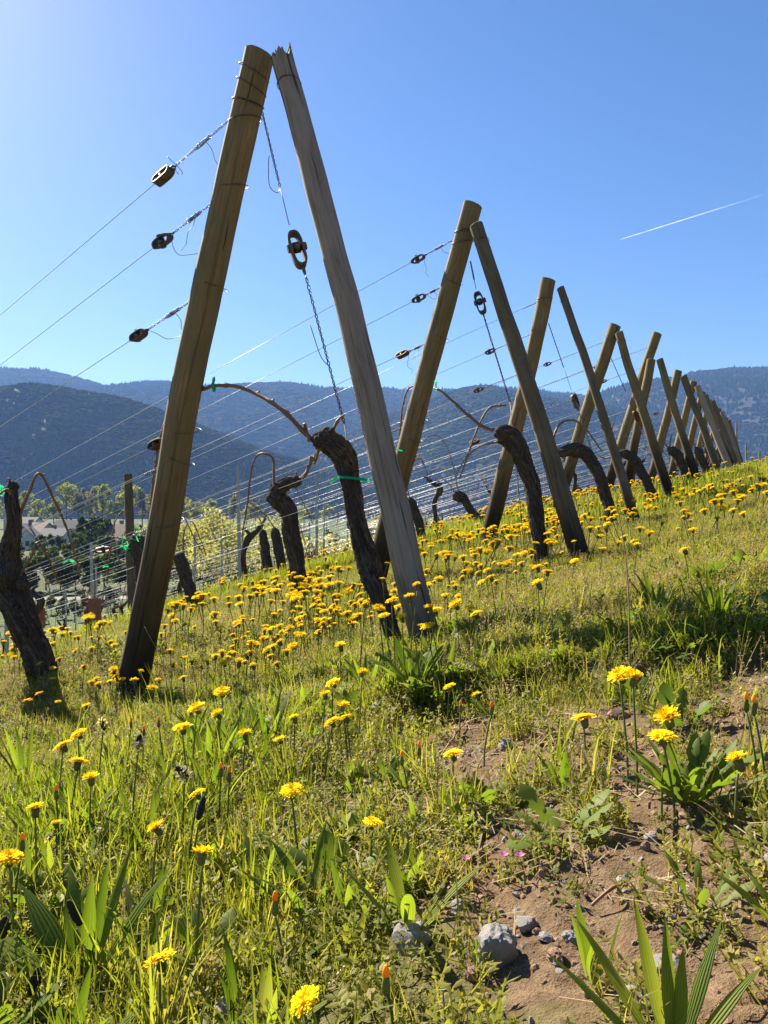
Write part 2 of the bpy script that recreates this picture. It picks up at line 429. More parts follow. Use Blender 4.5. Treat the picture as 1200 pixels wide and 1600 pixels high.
# ------------------------------------------------------------------ instanced ground cover
TEMPL = {}
def template_collection(name, meshes):
    c = bpy.data.collections.new(name)
    for i, me in enumerate(meshes):
        o = bpy.data.objects.new('%s_%02d' % (name, i), me); c.objects.link(o)
    return c
def scatter(name, P, rot, scl, idx, meshes, label, cat, kind='stuff'):
    n = len(P)
    me = bpy.data.meshes.new(name); me.vertices.add(n); me.vertices.foreach_set('co', np.asarray(P, np.float32).ravel())
    for nm, ty, key, dat in (('rot', 'FLOAT_VECTOR', 'vector', rot), ('scl', 'FLOAT', 'value', scl), ('idx', 'INT', 'value', idx)):
        a = me.attributes.new(nm, ty, 'POINT'); a.data.foreach_set(key, np.asarray(dat, np.int32 if ty == 'INT' else np.float32).ravel())
    me.update()
    o = link(name, me); tag(o, label, cat, kind=kind)
    ng = bpy.data.node_groups.new(name+'_scatter', 'GeometryNodeTree')
    ng.interface.new_socket('Geometry', in_out='INPUT', socket_type='NodeSocketGeometry')
    ng.interface.new_socket('Geometry', in_out='OUTPUT', socket_type='NodeSocketGeometry')
    N = ng.nodes; L = ng.links
    gi = N.new('NodeGroupInput'); go = N.new('NodeGroupOutput')
    ci = N.new('GeometryNodeCollectionInfo'); ci.inputs[0].default_value = template_collection(name+'_kinds', meshes)
    ci.inputs['Separate Children'].default_value = True; ci.inputs['Reset Children'].default_value = True
    ip = N.new('GeometryNodeInstanceOnPoints'); ip.inputs['Pick Instance'].default_value = True
    def na(nm, ty):
        a = N.new('GeometryNodeInputNamedAttribute'); a.data_type = ty; a.inputs[0].default_value = nm; return a.outputs[0]
    er = N.new('FunctionNodeEulerToRotation')
    L.new(na('rot', 'FLOAT_VECTOR'), er.inputs[0]); L.new(er.outputs[0], ip.inputs['Rotation'])
    L.new(na('scl', 'FLOAT'), ip.inputs['Scale']); L.new(na('idx', 'INT'), ip.inputs['Instance Index'])
    L.new(gi.outputs[0], ip.inputs['Points']); L.new(ci.outputs[0], ip.inputs['Instance']); L.new(ip.outputs[0], go.inputs[0])
    md = o.modifiers.new('scatter', 'NODES'); md.node_group = ng
    return o

def blade(mb, base, az, length, width, lean, bend, m=0, segs=4, fold=0.0, prof=None, twist=0.0):
    """a leaf: ribbon that starts leaning `lean` from the vertical and bends over by `bend` (radians)"""
    d = np.array([math.cos(az), math.sin(az), 0]); side0 = np.array([-math.sin(az), math.cos(az), 0]); up = np.array([0, 0, 1.0])
    p = np.array(base, float); V = []; n = segs; TC = []
    for i in range(n+1):
        t = i/n; a = lean+bend*t*t
        T = d*math.sin(a)+up*math.cos(a); N = np.cross(side0, T)
        w = width*(prof(t) if prof else (1-t)**.6 if t < 1 else 0)*.5
        side = side0*math.cos(twist*t)+N*math.sin(twist*t)
        if fold: V += [p-side*w+N*fold*w, p.copy(), p+side*w+N*fold*w]; TC += [(-1, t, 0), (0, t, 0), (1, t, 0)]
        else: V += [p-side*w, p+side*w]; TC += [(-1, t, 0), (1, t, 0)]
        p = p+T*(length/n)
    k = 3 if fold else 2; f = []
    for i in range(n):
        for j in range(k-1):
            a = i*k+j; f.append((a, a+1, a+1+k, a+k))
    mb.add(V, f, m, TC)
lance = lambda t: (.20+1.0*max(0, math.sin(math.pi*min(1, t*.98)))**1.5*(1-.1*t)) if t < .97 else .02
def spoon(t): return (.16 if t < .25 else .3+.9*math.sin(math.pi*(t-.2)/.86)) if t < .98 else .15
U = random.uniform
def t_grass(n, l0, l1, w, mat, spread=.02, lean=.5):
    mb = MB()
    for i in range(n):
        a = U(0, 6.28); r = spread*math.sqrt(U(0, 1))
        blade(mb, (r*math.cos(a), r*math.sin(a), -.005), U(0, 6.28), U(l0, l1), w*U(.7, 1.3), U(.02, lean), U(.1, 1.5), 0, 4, 0, None, U(-.8, .8))
    return mb.mesh('grass_tuft', mat)
def t_plantain(n, l0, l1, w, lean=.75):
    mb = MB()
    for i in range(n):
        a = i/n*6.28+U(-.4, .4)
        blade(mb, (.006*math.cos(a), .006*math.sin(a), -.004), a, U(l0, l1), w*U(.75, 1.25), U(.08, lean), U(.1, .9), 0, 7, .35, lance, U(-.3, .3))
    return mb.mesh('plantain', PLANT)
def t_weed(n, h, leaf=.006):
    mb = MB()
    for i in range(n):
        a = U(0, 6.28); r = .022*math.sqrt(U(0, 1)); hh = h*U(.5, 1.1); lx, ly = U(-.4, .4), U(-.4, .4)
        b = np.array((r*math.cos(a), r*math.sin(a), -.004)); tip = b+np.array((lx*hh, ly*hh, hh))
        s = np.array((-.0005, 0, 0)); mb.add([b+s, b-s, tip-s, tip+s], [(0, 1, 2, 3)], 0)
        for k in range(random.randint(5, 8)):
            t = U(.25, 1); q = b+(tip-b)*t
            blade(mb, q, U(0, 6.28), leaf*U(.7, 1.5), leaf*U(.45, .7), U(.7, 1.5), U(-.2, .5), 0, 2, .3, lambda t: (.3, 1, .15)[int(round(t*2))])
    return mb.mesh('low_weed', WEED)
def t_seed(n, h):
    mb = MB()
    for i in range(n):
        a = U(0, 6.28); r = .03*math.sqrt(U(0, 1)); hh = h*U(.6, 1.15); az = U(0, 6.28); ln = U(0, .4)
        b = np.array((r*math.cos(a), r*math.sin(a), -.004)); tip = b+np.array((math.sin(ln)*math.cos(az)*hh, math.sin(ln)*math.sin(az)*hh, hh))
        s = np.array((.0006*math.sin(az), .0006*math.cos(az), 0)); mb.add([b+s, b-s, tip-s*.5, tip+s*.5], [(0, 1, 2, 3)], 0)
        for k in range(9):
            q = b+(tip-b)*U(.45, 1); e = U(0, 6.28); d = np.array((math.cos(e), math.sin(e), .7))*U(.003, .007); w = np.array((-math.sin(e), math.cos(e), 0))*.0016
            mb.add([q, q+d*.6+w, q+d, q+d*.6-w], [(0, 1, 2, 3)], 0)
    return mb.mesh('seed_stalk', SEED)
def t_straw():
    mb = MB()
    for i in range(6):
        a = U(0, 3.14); c = np.array((U(-.03, .03), U(-.03, .03), U(.001, .010))); l = U(.006, .03); d = np.array((math.cos(a), math.sin(a), U(-.25, .25)))*l
        w = np.array((-math.sin(a), math.cos(a), 0))*U(.0005, .0013); mb.add([c-d-w, c-d+w, c+d+w*.6, c+d-w*.6], [(0, 1, 2, 3)], 0)
    return mb.mesh('straw', STRAW)
def t_rosette(n, l0, l1, w, lean=1.2):
    mb = MB()
    for i in range(n):
        a = i*2.4+U(-.3, .3); k = U(0, 6)
        pr = lambda t, k=k: (spoon(t)*(.75+.35*math.cos(t*26+k)) if t < .8 else spoon(t))
        blade(mb, (.006*math.cos(a), .006*math.sin(a), 0), a, U(l0, l1), w*U(.8, 1.2), U(.35, lean), U(.2, .7), 0, 12, .25, pr, U(-.3, .3))
    return mb.mesh('rosette', ROS)
def t_rock(sub, seed, mat, flat=.65, rough=.45):
    v, f = ico(sub); nrm = v.copy()
    r = 1+rough*fbm(v*1.3+seed*5, 2, seed)+.18*fbm(v*4+seed, 2, seed+3)
    v = v*r[:, None]
    for k in range(4):                                    # broken faces
        n = np.random.default_rng(seed*9+k).normal(size=3); n /= np.linalg.norm(n); dd = v@n; cut = .62
        v = v-np.outer(np.maximum(0, dd-cut)*.85, n)
    v = v*np.array((1, .85, flat))
    mb = MB(); mb.add(v, f); return mb.mesh('stone', mat, smooth=False)

def in_view(x, y, z, m=40):
    px = 600+x/y*F; py = 800-(z-H)/y*F
    return (px > -m) & (px < 1200+m) & (py > -m) & (py < 1600+m*3)
def spread_points(n, y0, y1, power=1.0):
    """random spots on the slope between distances y0 and y1, across the camera's wedge plus a margin either side"""
    y = y0+(y1-y0)*rng.random(n)**power
    x = (rng.random(n)*2-1)*(.62*y+.12)
    return x, y
CLEAR = [(778, 1520, .060), (645, 1480, .035), (820, 1455, .035), (855, 1475, .03), (893, 1480, .03), (968, 1125, .06), (790, 1172, .06), (1040, 1515, .035), (715, 1430, .03), (860, 1530, .05), (940, 1440, .05), (780, 1400, .04), (1100, 1150, .05), (870, 1190, .04), (1000, 1380, .05)]
CLEAR = [(*on_ground(a, b)[:2], r) for a, b, r in CLEAR]
def clearing(x, y):
    k = 1.0
    for cx, cy_, r in CLEAR: k = k*(1-.97*np.exp(-(((x-cx)/r)**2+((y-cy_+r*.35)/r)**2)**2))
    return k
def dress(name, n, y0, y1, meshes, dens, s0, s1, label, tilt=.25, power=1.0, sink=0.0):
    x, y = spread_points(n, y0, y1, power)
    keep = rng.random(n) < dens(x, y)*(clearing(x, y) if y0 < 1 and name != 'earth_crumbs' else 1)
    x, y = x[keep], y[keep]; z = gz(x, y, True)-sink
    m = len(x)
    rot = np.stack([rng.normal(0, tilt, m), rng.normal(0, tilt, m), rng.random(m)*6.283], -1)
    return scatter(name, np.stack([x, y, z], -1), rot, s0+(s1-s0)*rng.random(m), rng.integers(0, len(meshes), m), meshes, label, 'ground cover')

def lush(x, y):                                            # tall green growth on the downhill side near the lens
    n = n2(x, y, 2.2, 3, 31)
    return sst(.10, -.16, x+.18*n+.04*y)*sst(2.3, 1.35, y+.25*n)
def build_cover():
    gr = [t_grass(16, .05, .11, .0032, GRASS) for _ in range(4)]
    gf = [t_grass(22, .025, .06, .0017, GRASSY, .018, .9) for _ in range(4)]
    pl = [t_plantain(random.randint(6, 9), .05, .115, .0105, .9) for _ in range(6)]
    wd = [t_weed(9, .035) for _ in range(4)]+[t_weed(8, .05, .008) for _ in range(2)]
    sd = [t_seed(6, .085) for _ in range(4)]
    st = [t_straw() for _ in range(4)]
    rs = [t_rosette(9, .035, .07, .016) for _ in range(4)]
    tall = [t_grass(14, .12, .24, .0045, GRASS, .03, .35) for _ in range(3)]
    fg = [t_grass(18, .07, .15, .007, GRASS, .06, .6) for _ in range(4)]+[t_grass(18, .05, .11, .006, GRASSY, .06, .8) for _ in range(2)]
    S = soil
    # near the lens
    dress('low_weeds', 11000, .30, 2.6, wd, lambda x, y: (1-.78*S(x, y))*(.35+.65*sst(-.3, .2, n2(x, y, 6, 2, 41))), .5, 1.1, 'tiny leaved low weeds carpeting the earth around the yellow flowers', .3, .62)
    dress('fine_grass', 5200, .30, 3.2, gf, lambda x, y: (1-.8*S(x, y))*(.25+.75*sst(-.15, .25, n2(x, y, 4, 2, 42))), .7, 1.3, 'fine yellowish grass in short tufts on the slope', .2, .65)
    dress('meadow_grass', 4600, .32, 3.0, gr, lambda x, y: np.maximum(lush(x, y)*.75, .16*(1-S(x, y))), .5, 1.05, 'fresh green grass tufts on the lower side of the slope', .15, .65)
    dress('plantain_leaves', 1900, .40, 3.0, pl, lambda x, y: np.maximum(lush(x, y)*.62, .05*(1-S(x, y))), .5, .9, 'narrow upright plantain leaves mixed through the lush grass', .15, .6)
    dress('leaf_rosettes', 700, .45, 4.0, rs, lambda x, y: .35*(1-.6*S(x, y)), .6, 1.2, 'flat toothed leaf rosettes scattered through the weeds', .15, .7)
    dress('straw_litter', 3800, .28, 3.2, st, lambda x, y: .35+.5*S(x, y), .6, 1.3, 'bleached straw bits lying on the earth', .15, .6)
    dry = lambda x, y: sst(-.3, .25, n2(x, y, 1.8, 2, 51))
    dress('seed_stalks', 9500, .7, 6.0, sd, lambda x, y: (.15+.75*dry(x, y)*sst(1.1, 2.0, y))*(1-.85*lush(x, y))*(1-.4*S(x, y)), .5, .95, 'thin tan seed stalks standing over the low weeds', .2, .75)
    # middle distance
    dress('mid_weeds', 26000, 2.3, 8.0, wd, lambda x, y: .35+.55*dry(x, y), .8, 1.4, 'yellow green weeds covering the slope between the rows', .25, .8)
    dress('mid_fine_grass', 17000, 2.6, 9.0, gf, lambda x, y: .8-.3*dry(x, y), .8, 1.35, 'short yellowish grass between the rows', .2, .8)
    dress('mid_grass', 9000, 2.2, 10.0, gr, lambda x, y: .18+.75*sst(.0, .35, n2(x, y, 1.3, 3, 61)), .5, 1.0, 'green grass patches around the post feet', .15, .85)
    dress('mid_plantain', 1100, 2.5, 9.0, pl, lambda x, y: sst(.1, .4, n2(x, y, 1.6, 2, 62)), .6, 1.2, 'plantain clumps in the middle of the slope', .15, .8)
    dress('tall_grass', 500, 1.9, 12.0, tall, lambda x, y: sst(.15, .45, n2(x, y, .9, 2, 63))*.8+.03, .5, 1.0, 'longer grass standing in the rows of vines', .12, .8)
    # far along the rows
    dress('far_grass', 30000, 7.5, 45.0, fg, lambda x, y: .85, .7, 1.5, 'grass covering the far end of the vineyard slope', .15, 1.25)
    # overgrown lip of the little bank
    m = 260; t = rng.random(m)*1.25-.12; off = np.abs(rng.normal(0, .07, m)); ax, ay, bx, by = BANK
    x = ax+(bx-ax)*t+.47*off; y = ay+(by-ay)*t+.885*off+.02; z = gz(x, y, True)
    lip = gr+wd+rs; scatter('bank_growth', np.stack([x, y, z], -1), np.stack([rng.normal(.25, .3, m), rng.normal(0, .3, m), rng.random(m)*6.28], -1), .4+.4*rng.random(m), rng.integers(0, len(lip), m), lip, 'weeds and grass hanging over the lip of the small earth bank', 'ground cover')
    # clods and grit on the bare earth
    cl = [t_rock(1, k+3, STONER, .7) for k in range(5)]+[t_rock(1, k+20, STONE, .6) for k in range(2)]
    dress('earth_crumbs', 16000, .28, 2.2, cl, lambda x, y: .12+.88*S(x, y), .0010, .0062, 'reddish crumbs and grit on the bare earth', .6, .6, .0005)
build_cover()

# ------------------------------------------------------------------ wooded hills across the valley
CROWN = leaf_mat('spring_crown', (.036, .044, .014), (.072, .082, .020), .15, (.11, .12, .035), .95, spec=0)
CROWNB = leaf_mat('bare_crown', (.017, .018, .018), (.027, .027, .024), .04, (.045, .045, .022), .95, spec=0)
CONIFER = leaf_mat('conifer_crown', (.014, .026, .013), (.026, .043, .02), .05, None, .95, spec=0)
FLOOR = simple('forest_floor', (.025, .026, .016), .95, .4, .02)
def crown_templates():
    out = []
    for k in range(7):
        mat = CROWN if k < 3 else CROWNB if k < 5 else CONIFER
        v, f = ico(1); r = 1+.38*fbm(v*1.8+k*7, 2, 70+k); v = v*r[:, None]
        if k >= 5:
            z = (v[:, 2]+1)/2; v = np.stack([v[:, 0]*(1.15-z)*.75, v[:, 1]*(1.15-z)*.75, z*2.6-.6], -1)
        else: v = v*np.array((1.35, 1.35, .55))+np.array((0, 0, .5))
        mb = MB(); mb.add(v, f); out.append(mb.mesh('crown', mat, smooth=True))
    return out
CROWNS = crown_templates()
def hill(name, ridge, d, front, back, amp, seed, step, mixf, tree=5.0, label=''):
    """a long wooded ridge: its crest passes through the skyline points at distance d, the front slope runs `front` metres towards us"""
    rp = np.array([[(px-600)/F*d, H+(800-py)/F*d] for px, py in ridge]); x0, x1 = rp[0, 0], rp[-1, 0]
    base = VALLEY-6
    def crest(x):
        s = sum(np.interp(x+o*d*.006, rp[:, 0], rp[:, 1]) for o in (-2, -1, 0, 1, 2))/5
        return s
    def zf(x, y):
        sh = front*.16*n2(x, y*.35, 3.2/front, 3, seed)
        t = (y-(d-front)+sh)/front
        c = crest(x)-tree*.8
        up = np.clip(t, 0, 1); prof = up**1.15*(1.25-.25*up**2)
        prof = np.where(t > 1, 1-np.clip((t-1)*front/back, 0, 1)**1.5*.8, prof)
        env = np.clip(t*1.6, 0, 1)*np.clip((1.05-t)*2.2, .08, 1)
        gul = np.abs(n2(x, y*.45, 4.2/front, 4, seed+5))
        return base+(c-base)*prof-env*amp*gul+env*amp*.35
    nx = int((x1-x0)/step)+1; ny = int((front+back)/step)+1
    X, Y = np.meshgrid(np.linspace(x0, x1, nx), np.linspace(d-front*1.1, d+back, ny)); Z = zf(X, Y)
    idx = np.arange(nx*ny).reshape(ny, nx)
    Q = np.stack([idx[:-1, :-1], idx[:-1, 1:], idx[1:, 1:], idx[1:, :-1]], -1).reshape(-1, 4)
    me = bpy.data.meshes.new(name); me.from_pydata(np.stack([X, Y, Z], -1).reshape(-1, 3).tolist(), [], Q.tolist())
    me.polygons.foreach_set('use_smooth', np.ones(len(Q), bool)); me.materials.append(FLOOR)
    tag(link(name, me), kind='structure')
    # the wood that covers it
    n = int((x1-x0)*(front*1.12)/(tree*tree*2.6))
    x = x0+(x1-x0)*rng.random(n); y = d-front+(front*1.12)*rng.random(n); z = zf(x, y)
    ok = z > base+4
    x, y, z = x[ok], y[ok], z[ok]; n = len(x)
    a = n2(x, y, 5.0/front, 3, seed+9)+.25*rng.normal(size=n)*.6; b = n2(x, y, 3.0/front, 3, seed+13)
    con = mixf[0]; grn = mixf[1]
    top = (y > d-front*(.12 if front < 600 else .05)) & (n2(x, y, 9.0/front, 2, seed+17) > -.25)
    idx = np.where(a > con, 5+rng.integers(0, 2, n), np.where(b+.25*rng.normal(size=n) < grn, rng.integers(0, 3, n), 3+rng.integers(0, 2, n)))
    idx = np.where(top & (front < 1200), rng.integers(0, 3, n), idx)            # fresh green crowns along the crest, lighter to stand in for its sunlit edge
    rot = np.stack([np.zeros(n), np.zeros(n), rng.random(n)*6.28], -1)
    scatter('forest', np.stack([x, y, z], -1), rot, tree*(.7+.6*rng.random(n)), idx, CROWNS, label, 'forest')
hill('hill', [(-700, 640), (-350, 585), (-150, 566), (-60, 562), (0, 571), (40, 569), (80, 578), (110, 586), (150, 598), (175, 601), (230, 600), (300, 606), (390, 606), (450, 603), (500, 606),
     (560, 600), (600, 597), (640, 607), (700, 612), (800, 612), (900, 615), (1000, 640), (1150, 690)], 3600, 1700, 700, 110, 3, 24, (.12, -.05), 9.0, 'dense wood covering the long far ridge behind the dark spur')
hill('hill', [(-900, 690), (-500, 620), (-200, 590), (-60, 597), (0, 604), (40, 597), (100, 604), (150, 612), (200, 623), (240, 636), (300, 660), (360, 683), (420, 705), (470, 722), (540, 748), (640, 790)],
     1500, 370, 420, 14, 11, 8, (.12, .0), 3.5, 'wood on the shaded spur that slopes down behind the village')
hill('hill', [(430, 760), (520, 690), (580, 655), (640, 627), (690, 611), (730, 604), (770, 606), (820, 618), (870, 632), (930, 640), (1000, 660), (1080, 700), (1180, 760)],
     2500, 1100, 500, 75, 23, 15, (.18, .16), 6.5, 'spring green wood on the rounded hill between the end posts')
hill('hill', [(760, 760), (850, 655), (920, 618), (980, 602), (1030, 597), (1060, 590), (1100, 580), (1140, 574), (1200, 574), (1260, 579), (1330, 586), (1450, 600), (1650, 640), (1900, 720)],
     3000, 1300, 600, 90, 37, 18, (-.12, -.25), 7.5, 'dark conifer wood on the high hill behind the farthest posts')

# ------------------------------------------------------------------ valley: trees, houses, hedges
TREEL = leaf_mat('valley_tree_leaf', (.16, .18, .05), (.25, .26, .08), .4, (.28, .27, .11), .8, spec=.02)
TREEM = leaf_mat('valley_tree_sparse', (.14, .13, .07), (.20, .185, .09), .35, None, .8)
HEDGE = leaf_mat('hedge_leaf', (.035, .055, .02), (.07, .09, .03), .3, None, .8)
BLOSS = leaf_mat('blossom_leaf', (.24, .24, .085), (.34, .33, .14), .4, (.48, .45, .28), .8)
TRUNK = simple('tree_trunk', (.09, .075, .06), .9)
def crown_mesh(w, h, z0, n, leaf, mat, seed, lobes=9, hollow=.35, cone=0.0):
    """many small leaf faces spread through a lumpy crown"""
    g = np.random.default_rng(seed)
    c = np.stack([g.normal(0, .30, lobes)*w, g.normal(0, .30, lobes)*w, z0+h*(.18+.72*g.random(lobes))], -1)
    c[:, :2] *= (1-cone*((c[:, 2]-z0)/h))[:, None]
    rad = w*(.20+.16*g.random(lobes))*(1-.35*(c[:, 2]-z0)/h)
    k = g.integers(0, lobes, n); d = g.normal(size=(n, 3)); d /= np.linalg.norm(d, axis=1)[:, None]
    p = c[k]+d*(rad[k]*(hollow+(1-hollow)*g.random(n)**.5))[:, None]*np.array((1, 1, 1.15))
    a = g.normal(size=(n, 3)); a /= np.linalg.norm(a, axis=1)[:, None]
    b = np.cross(a, g.normal(size=(n, 3))); b /= np.linalg.norm(b, axis=1)[:, None]
    s = leaf*(.6+.8*g.random(n))[:, None]
    V = np.stack([p-a*s, p-b*s*.6, p+a*s, p+b*s*.6], 1).reshape(-1, 3)
    F4 = np.arange(n*4).reshape(-1, 4)
    mb = MB(); mb.v = [V]; mb.t = [V]; mb.f = [tuple(map(int, q)) for q in F4]; mb.m = [0]*n; mb.n = len(V)
    return mb.mesh('crown', mat, smooth=False)
def trunk_mesh(h, r, crown_h, crown_w, seed, limbs=6):
    g = random.Random(seed); mb = MB()
    tube(mb, spline([(0, 0, -.5), (g.uniform(-.02, .02)*h, 0, h*.5), (0, g.uniform(-.03, .03)*h, h*.95)], 8), np.linspace(r, r*.25, 8), 7)
    for i in range(limbs):
        a = g.uniform(0, 6.28); z = h*g.uniform(.35, .8); l = crown_w*g.uniform(.25, .45)
        tube(mb, spline([(0, 0, z), (l*.5*math.cos(a), l*.5*math.sin(a), z+l*.45), (l*math.cos(a), l*math.sin(a), z+l*1.1)], 5), np.linspace(r*.4, r*.08, 5), 5)
    return mb.mesh('trunk', TRUNK)
def tree(name, loc, variants, v, s, rz, label, cat='tree', group=None):
    o = empty(name, loc, label, cat, group); o.scale = (s, s, s); o.rotation_euler = (0, 0, rz)
    link('trunk', variants[v][0], o); link('crown', variants[v][1], o); return o
VT = []
for k in range(5):
    hh = 26
    VT.append((trunk_mesh(hh, .42, 16, 9, k), crown_mesh(10+k % 2*2, 19, 6.5, 900, .75, (TREEL, TREEL, TREEM, TREEL, TREEM)[k], 100+k, 12, .2, .4)))
NUM = 'first second third fourth fifth sixth seventh eighth ninth tenth eleventh twelfth thirteenth fourteenth fifteenth sixteenth seventeenth eighteenth nineteenth twentieth twenty-first twenty-second twenty-third twenty-fourth twenty-fifth'.split()
def valley(px, d):
    x = (px-600)/F*d; return Vector((x, d, float(gz(x, d))-.1))
for i, (px, d, s) in enumerate([(60, 470, .72), (84, 462, .95), (104, 468, 1.12), (122, 455, .9), (140, 462, .98), (160, 470, 1.12), (178, 458, .85), (200, 465, 1.1), (222, 470, .98), (246, 456, .95), (268, 462, 1.0),
                                (300, 450, .8), (330, 455, .72), (365, 450, .78), (400, 445, .7), (440, 452, .62), (475, 455, .66), (510, 448, .58), (560, 455, .6), (610, 460, .55), (25, 462, .75), (-8, 455, .8),
                                (40, 500, .9), (148, 500, .95), (232, 500, .9), (290, 500, .8), (385, 490, .7)]):
    tree('valley_tree', valley(px, d), VT, i*3 % 5, s*U(.94, 1.06), U(0, 6.28), 'pale spring green tree, %s from the left in the %s rank along the meadow' % ((NUM[i], 'front') if i < 20 else (NUM[i-20], 'second')), 'tree', 'trees along the meadow')
# big blossoming bushes lower on the slope
for i, (px, py, d, w, h, lb) in enumerate([(365, 792, 42, 4.6, 4.2, 'tallest yellow green blossoming bush behind the vine stakes'), (430, 815, 40, 4.2, 3.2, 'blossoming bush behind the twisted vine of the second row'),
                                           (300, 815, 44, 3.8, 3.2, 'blossoming bush half hidden by the thick end post'), (500, 842, 41, 3.6, 2.6, 'low pale bush seen between the stake and the grey brace pole'),
                                           (560, 850, 46, 4.0, 2.6, 'pale bush behind the first gnarled vine trunk'), (640, 805, 60, 5.0, 3.4, 'olive bush beyond the second end post')]):
    top = at(px, py, d); o = empty('blossom_bush', (top.x, d, top.z-h), lb, 'bush', 'bushes below the vineyard')
    link('crown', crown_mesh(w, h*.95, .1, 4200, .085, BLOSS, 300+i, 16, .15), o)
    mb = MB()
    for k in range(7):
        a = k*.9; l = w*.33
        tube(mb, spline([(0, 0, -3.5), (.1*math.cos(a), .1*math.sin(a), 0), (l*math.cos(a)*.5, l*math.sin(a)*.5, h*.45), (l*math.cos(a), l*math.sin(a), h*.85)], 8), np.linspace(.07, .015, 8), 5)
    link('stem', mb.mesh('stem', TRUNK), o)
# dark garden trees and hedges round the houses
HT = [(trunk_mesh(7, .2, 5, 4, 50+k), crown_mesh(5, 8.2, .3, 900, .42, HEDGE, 400+k, 10, .2, .65 if k % 2 else 0)) for k in range(4)]
GT = [(22, 150, .55), (58, 165, .62), (74, 140, .75), (92, 175, .6), (110, 150, .62), (128, 190, 1.0), (142, 170, 1.12), (158, 200, 1.1), (170, 160, .72), (186, 150, .62), (204, 180, .8), (222, 165, .7),
                                (36, 118, .42), (96, 115, .45), (130, 120, .42), (176, 118, .46), (238, 140, .7), (262, 150, .75), (284, 170, .8), (316, 180, .7), (520, 190, .7), (560, 200, .75), (470, 210, .7), (600, 220, .8), (650, 230, .8)]
for i, (px, d, s) in enumerate(GT):
    tree('garden_tree', valley(px, d), HT, i % 4, s, U(0, 6.28), 'dark green garden tree, %s from the left among the village houses' % NUM[sorted(q[0] for q in GT).index(px)], 'tree', 'dark trees in the village')
for i, (px, d, s) in enumerate([(48, 98, .52), (72, 101, .60), (95, 97, .56), (118, 102, .62), (140, 99, .55), (163, 103, .60), (188, 98, .50), (212, 101, .56), (238, 97, .52), (262, 102, .60), (290, 99, .58), (318, 103, .56), (20, 101, .5), (-6, 99, .55), (345, 108, .5), (375, 112, .5), (560, 110, .45), (610, 115, .5), (655, 118, .5)]):
    p = valley(px, d); tree('hedge_tree', p, HT, (i*3+1) % 4, s*U(.92, 1.08), U(0, 6.28), 'dark bushy hedge tree, %s from the left along the lane below the vines' % NUM[sorted([48, 72, 95, 118, 140, 163, 188, 212, 238, 262, 290, 318, 20, -6, 345, 375, 560, 610, 655]).index(px)], 'tree', 'hedge trees along the lane')
LB = [(-12, 68), (8, 74), (26, 66), (44, 72), (62, 67), (80, 75), (98, 70), (116, 66), (132, 73), (150, 70), (172, 76), (255, 74), (275, 69)]
for i, (px, d) in enumerate(LB):
    tree('low_bush', valley(px, d), HT, (i*2+1) % 4, U(.22, .32), U(0, 6.28), 'low dark bush, %s from the left between the vines and the lane' % NUM[i], 'bush', 'low bushes above the lane')
LANEM = simple('grey_lane', (.13, .125, .12), .9, .15, .8)
mb = MB(); lx = np.linspace(-75, 12, 60); V = []
for x in lx:
    for y in (89.5+.02*x, 93.5+.02*x): V.append((x, y, float(gz(x, y))+.05))
mb.add(V, [(2*i, 2*i+2, 2*i+3, 2*i+1) for i in range(59)]); tag(link('lane', mb.mesh('lane', LANEM)), kind='structure')
WALLW = simple('white_render', (.55, .53, .50), .9, .05); WALLB = simple('cream_render', (.42, .37, .30), .9, .08)
ROOFD = simple('dark_slate_roof', (.055, .06, .07), .8, .3, 3); ROOFT = simple('brown_tile_roof', (.20, .13, .10), .85, .3, 3); GLASS = simple('dark_window', (.03, .035, .04), .2, .1, 1)
def house(px, d, w, l, hw, hr, rz, wall, roof, label):
    o = empty('village_house', valley(px, d), label, 'house', 'village houses'); o.rotation_euler = (0, 0, rz)
    mb = MB(); a, b = w/2, l/2
    mb.add([(-a, -b, -1), (a, -b, -1), (a, b, -1), (-a, b, -1), (-a, -b, hw), (a, -b, hw), (a, b, hw), (-a, b, hw), (0, -b, hw+hr), (0, b, hw+hr)],
           [(0, 1, 5, 8, 4), (1, 2, 6, 5), (2, 3, 7, 9, 6), (3, 0, 4, 7)]); link('wall', mb.mesh('wall', wall, smooth=False), o)
    mb = MB(); e = .5; t = .22
    for s in (-1, 1):
        k = hr/a
        v = [(0, -b-e, hw+hr+.05), (0, b+e, hw+hr+.05), (s*(a+e), b+e, hw-e*k+.05), (s*(a+e), -b-e, hw-e*k+.05)]
        v2 = [(x, y, z+t) for x, y, z in v]
        mb.add(v+v2, [(0, 1, 2, 3), (4, 7, 6, 5), (0, 4, 5, 1), (1, 5, 6, 2), (2, 6, 7, 3), (3, 7, 4, 0)])
    rf = link('roof', mb.mesh('roof', roof, smooth=False), o)
    mb = MB(); box(mb, (a*.35, b*.3, hw+hr+.1), (.8, .8, 2.2)); link('chimney', mb.mesh('chimney', ROOFT, smooth=False), rf)
    for fx, fz in ((-.27, .32), (.27, .32), (0, .95)):
        mb = MB(); box(mb, (fx*w, -b-.03, hw*fz+.6), (1.1, .12, 1.3)); link('window', mb.mesh('window', GLASS, smooth=False), o)
    for fy in (-.25, .25):
        for s in (-1, 1):
            mb = MB(); box(mb, (s*(a+.03), fy*l, hw*.55), (.12, 1.1, 1.3)); link('window', mb.mesh('window', GLASS, smooth=False), o)
house(48, 335, 8, 11, 4.2, 3.6, R(60), WALLW, ROOFD, 'white house with dark roof nearest the green meadow')
house(116, 345, 9, 16, 3.0, 3.4, R(85), WALLB, ROOFD, 'long house with a low dark roof below the meadow')
house(52, 262, 9, 12, 3.6, 3.0, R(75), WALLB, ROOFT, 'house with a tan tiled roof in the middle of the village')
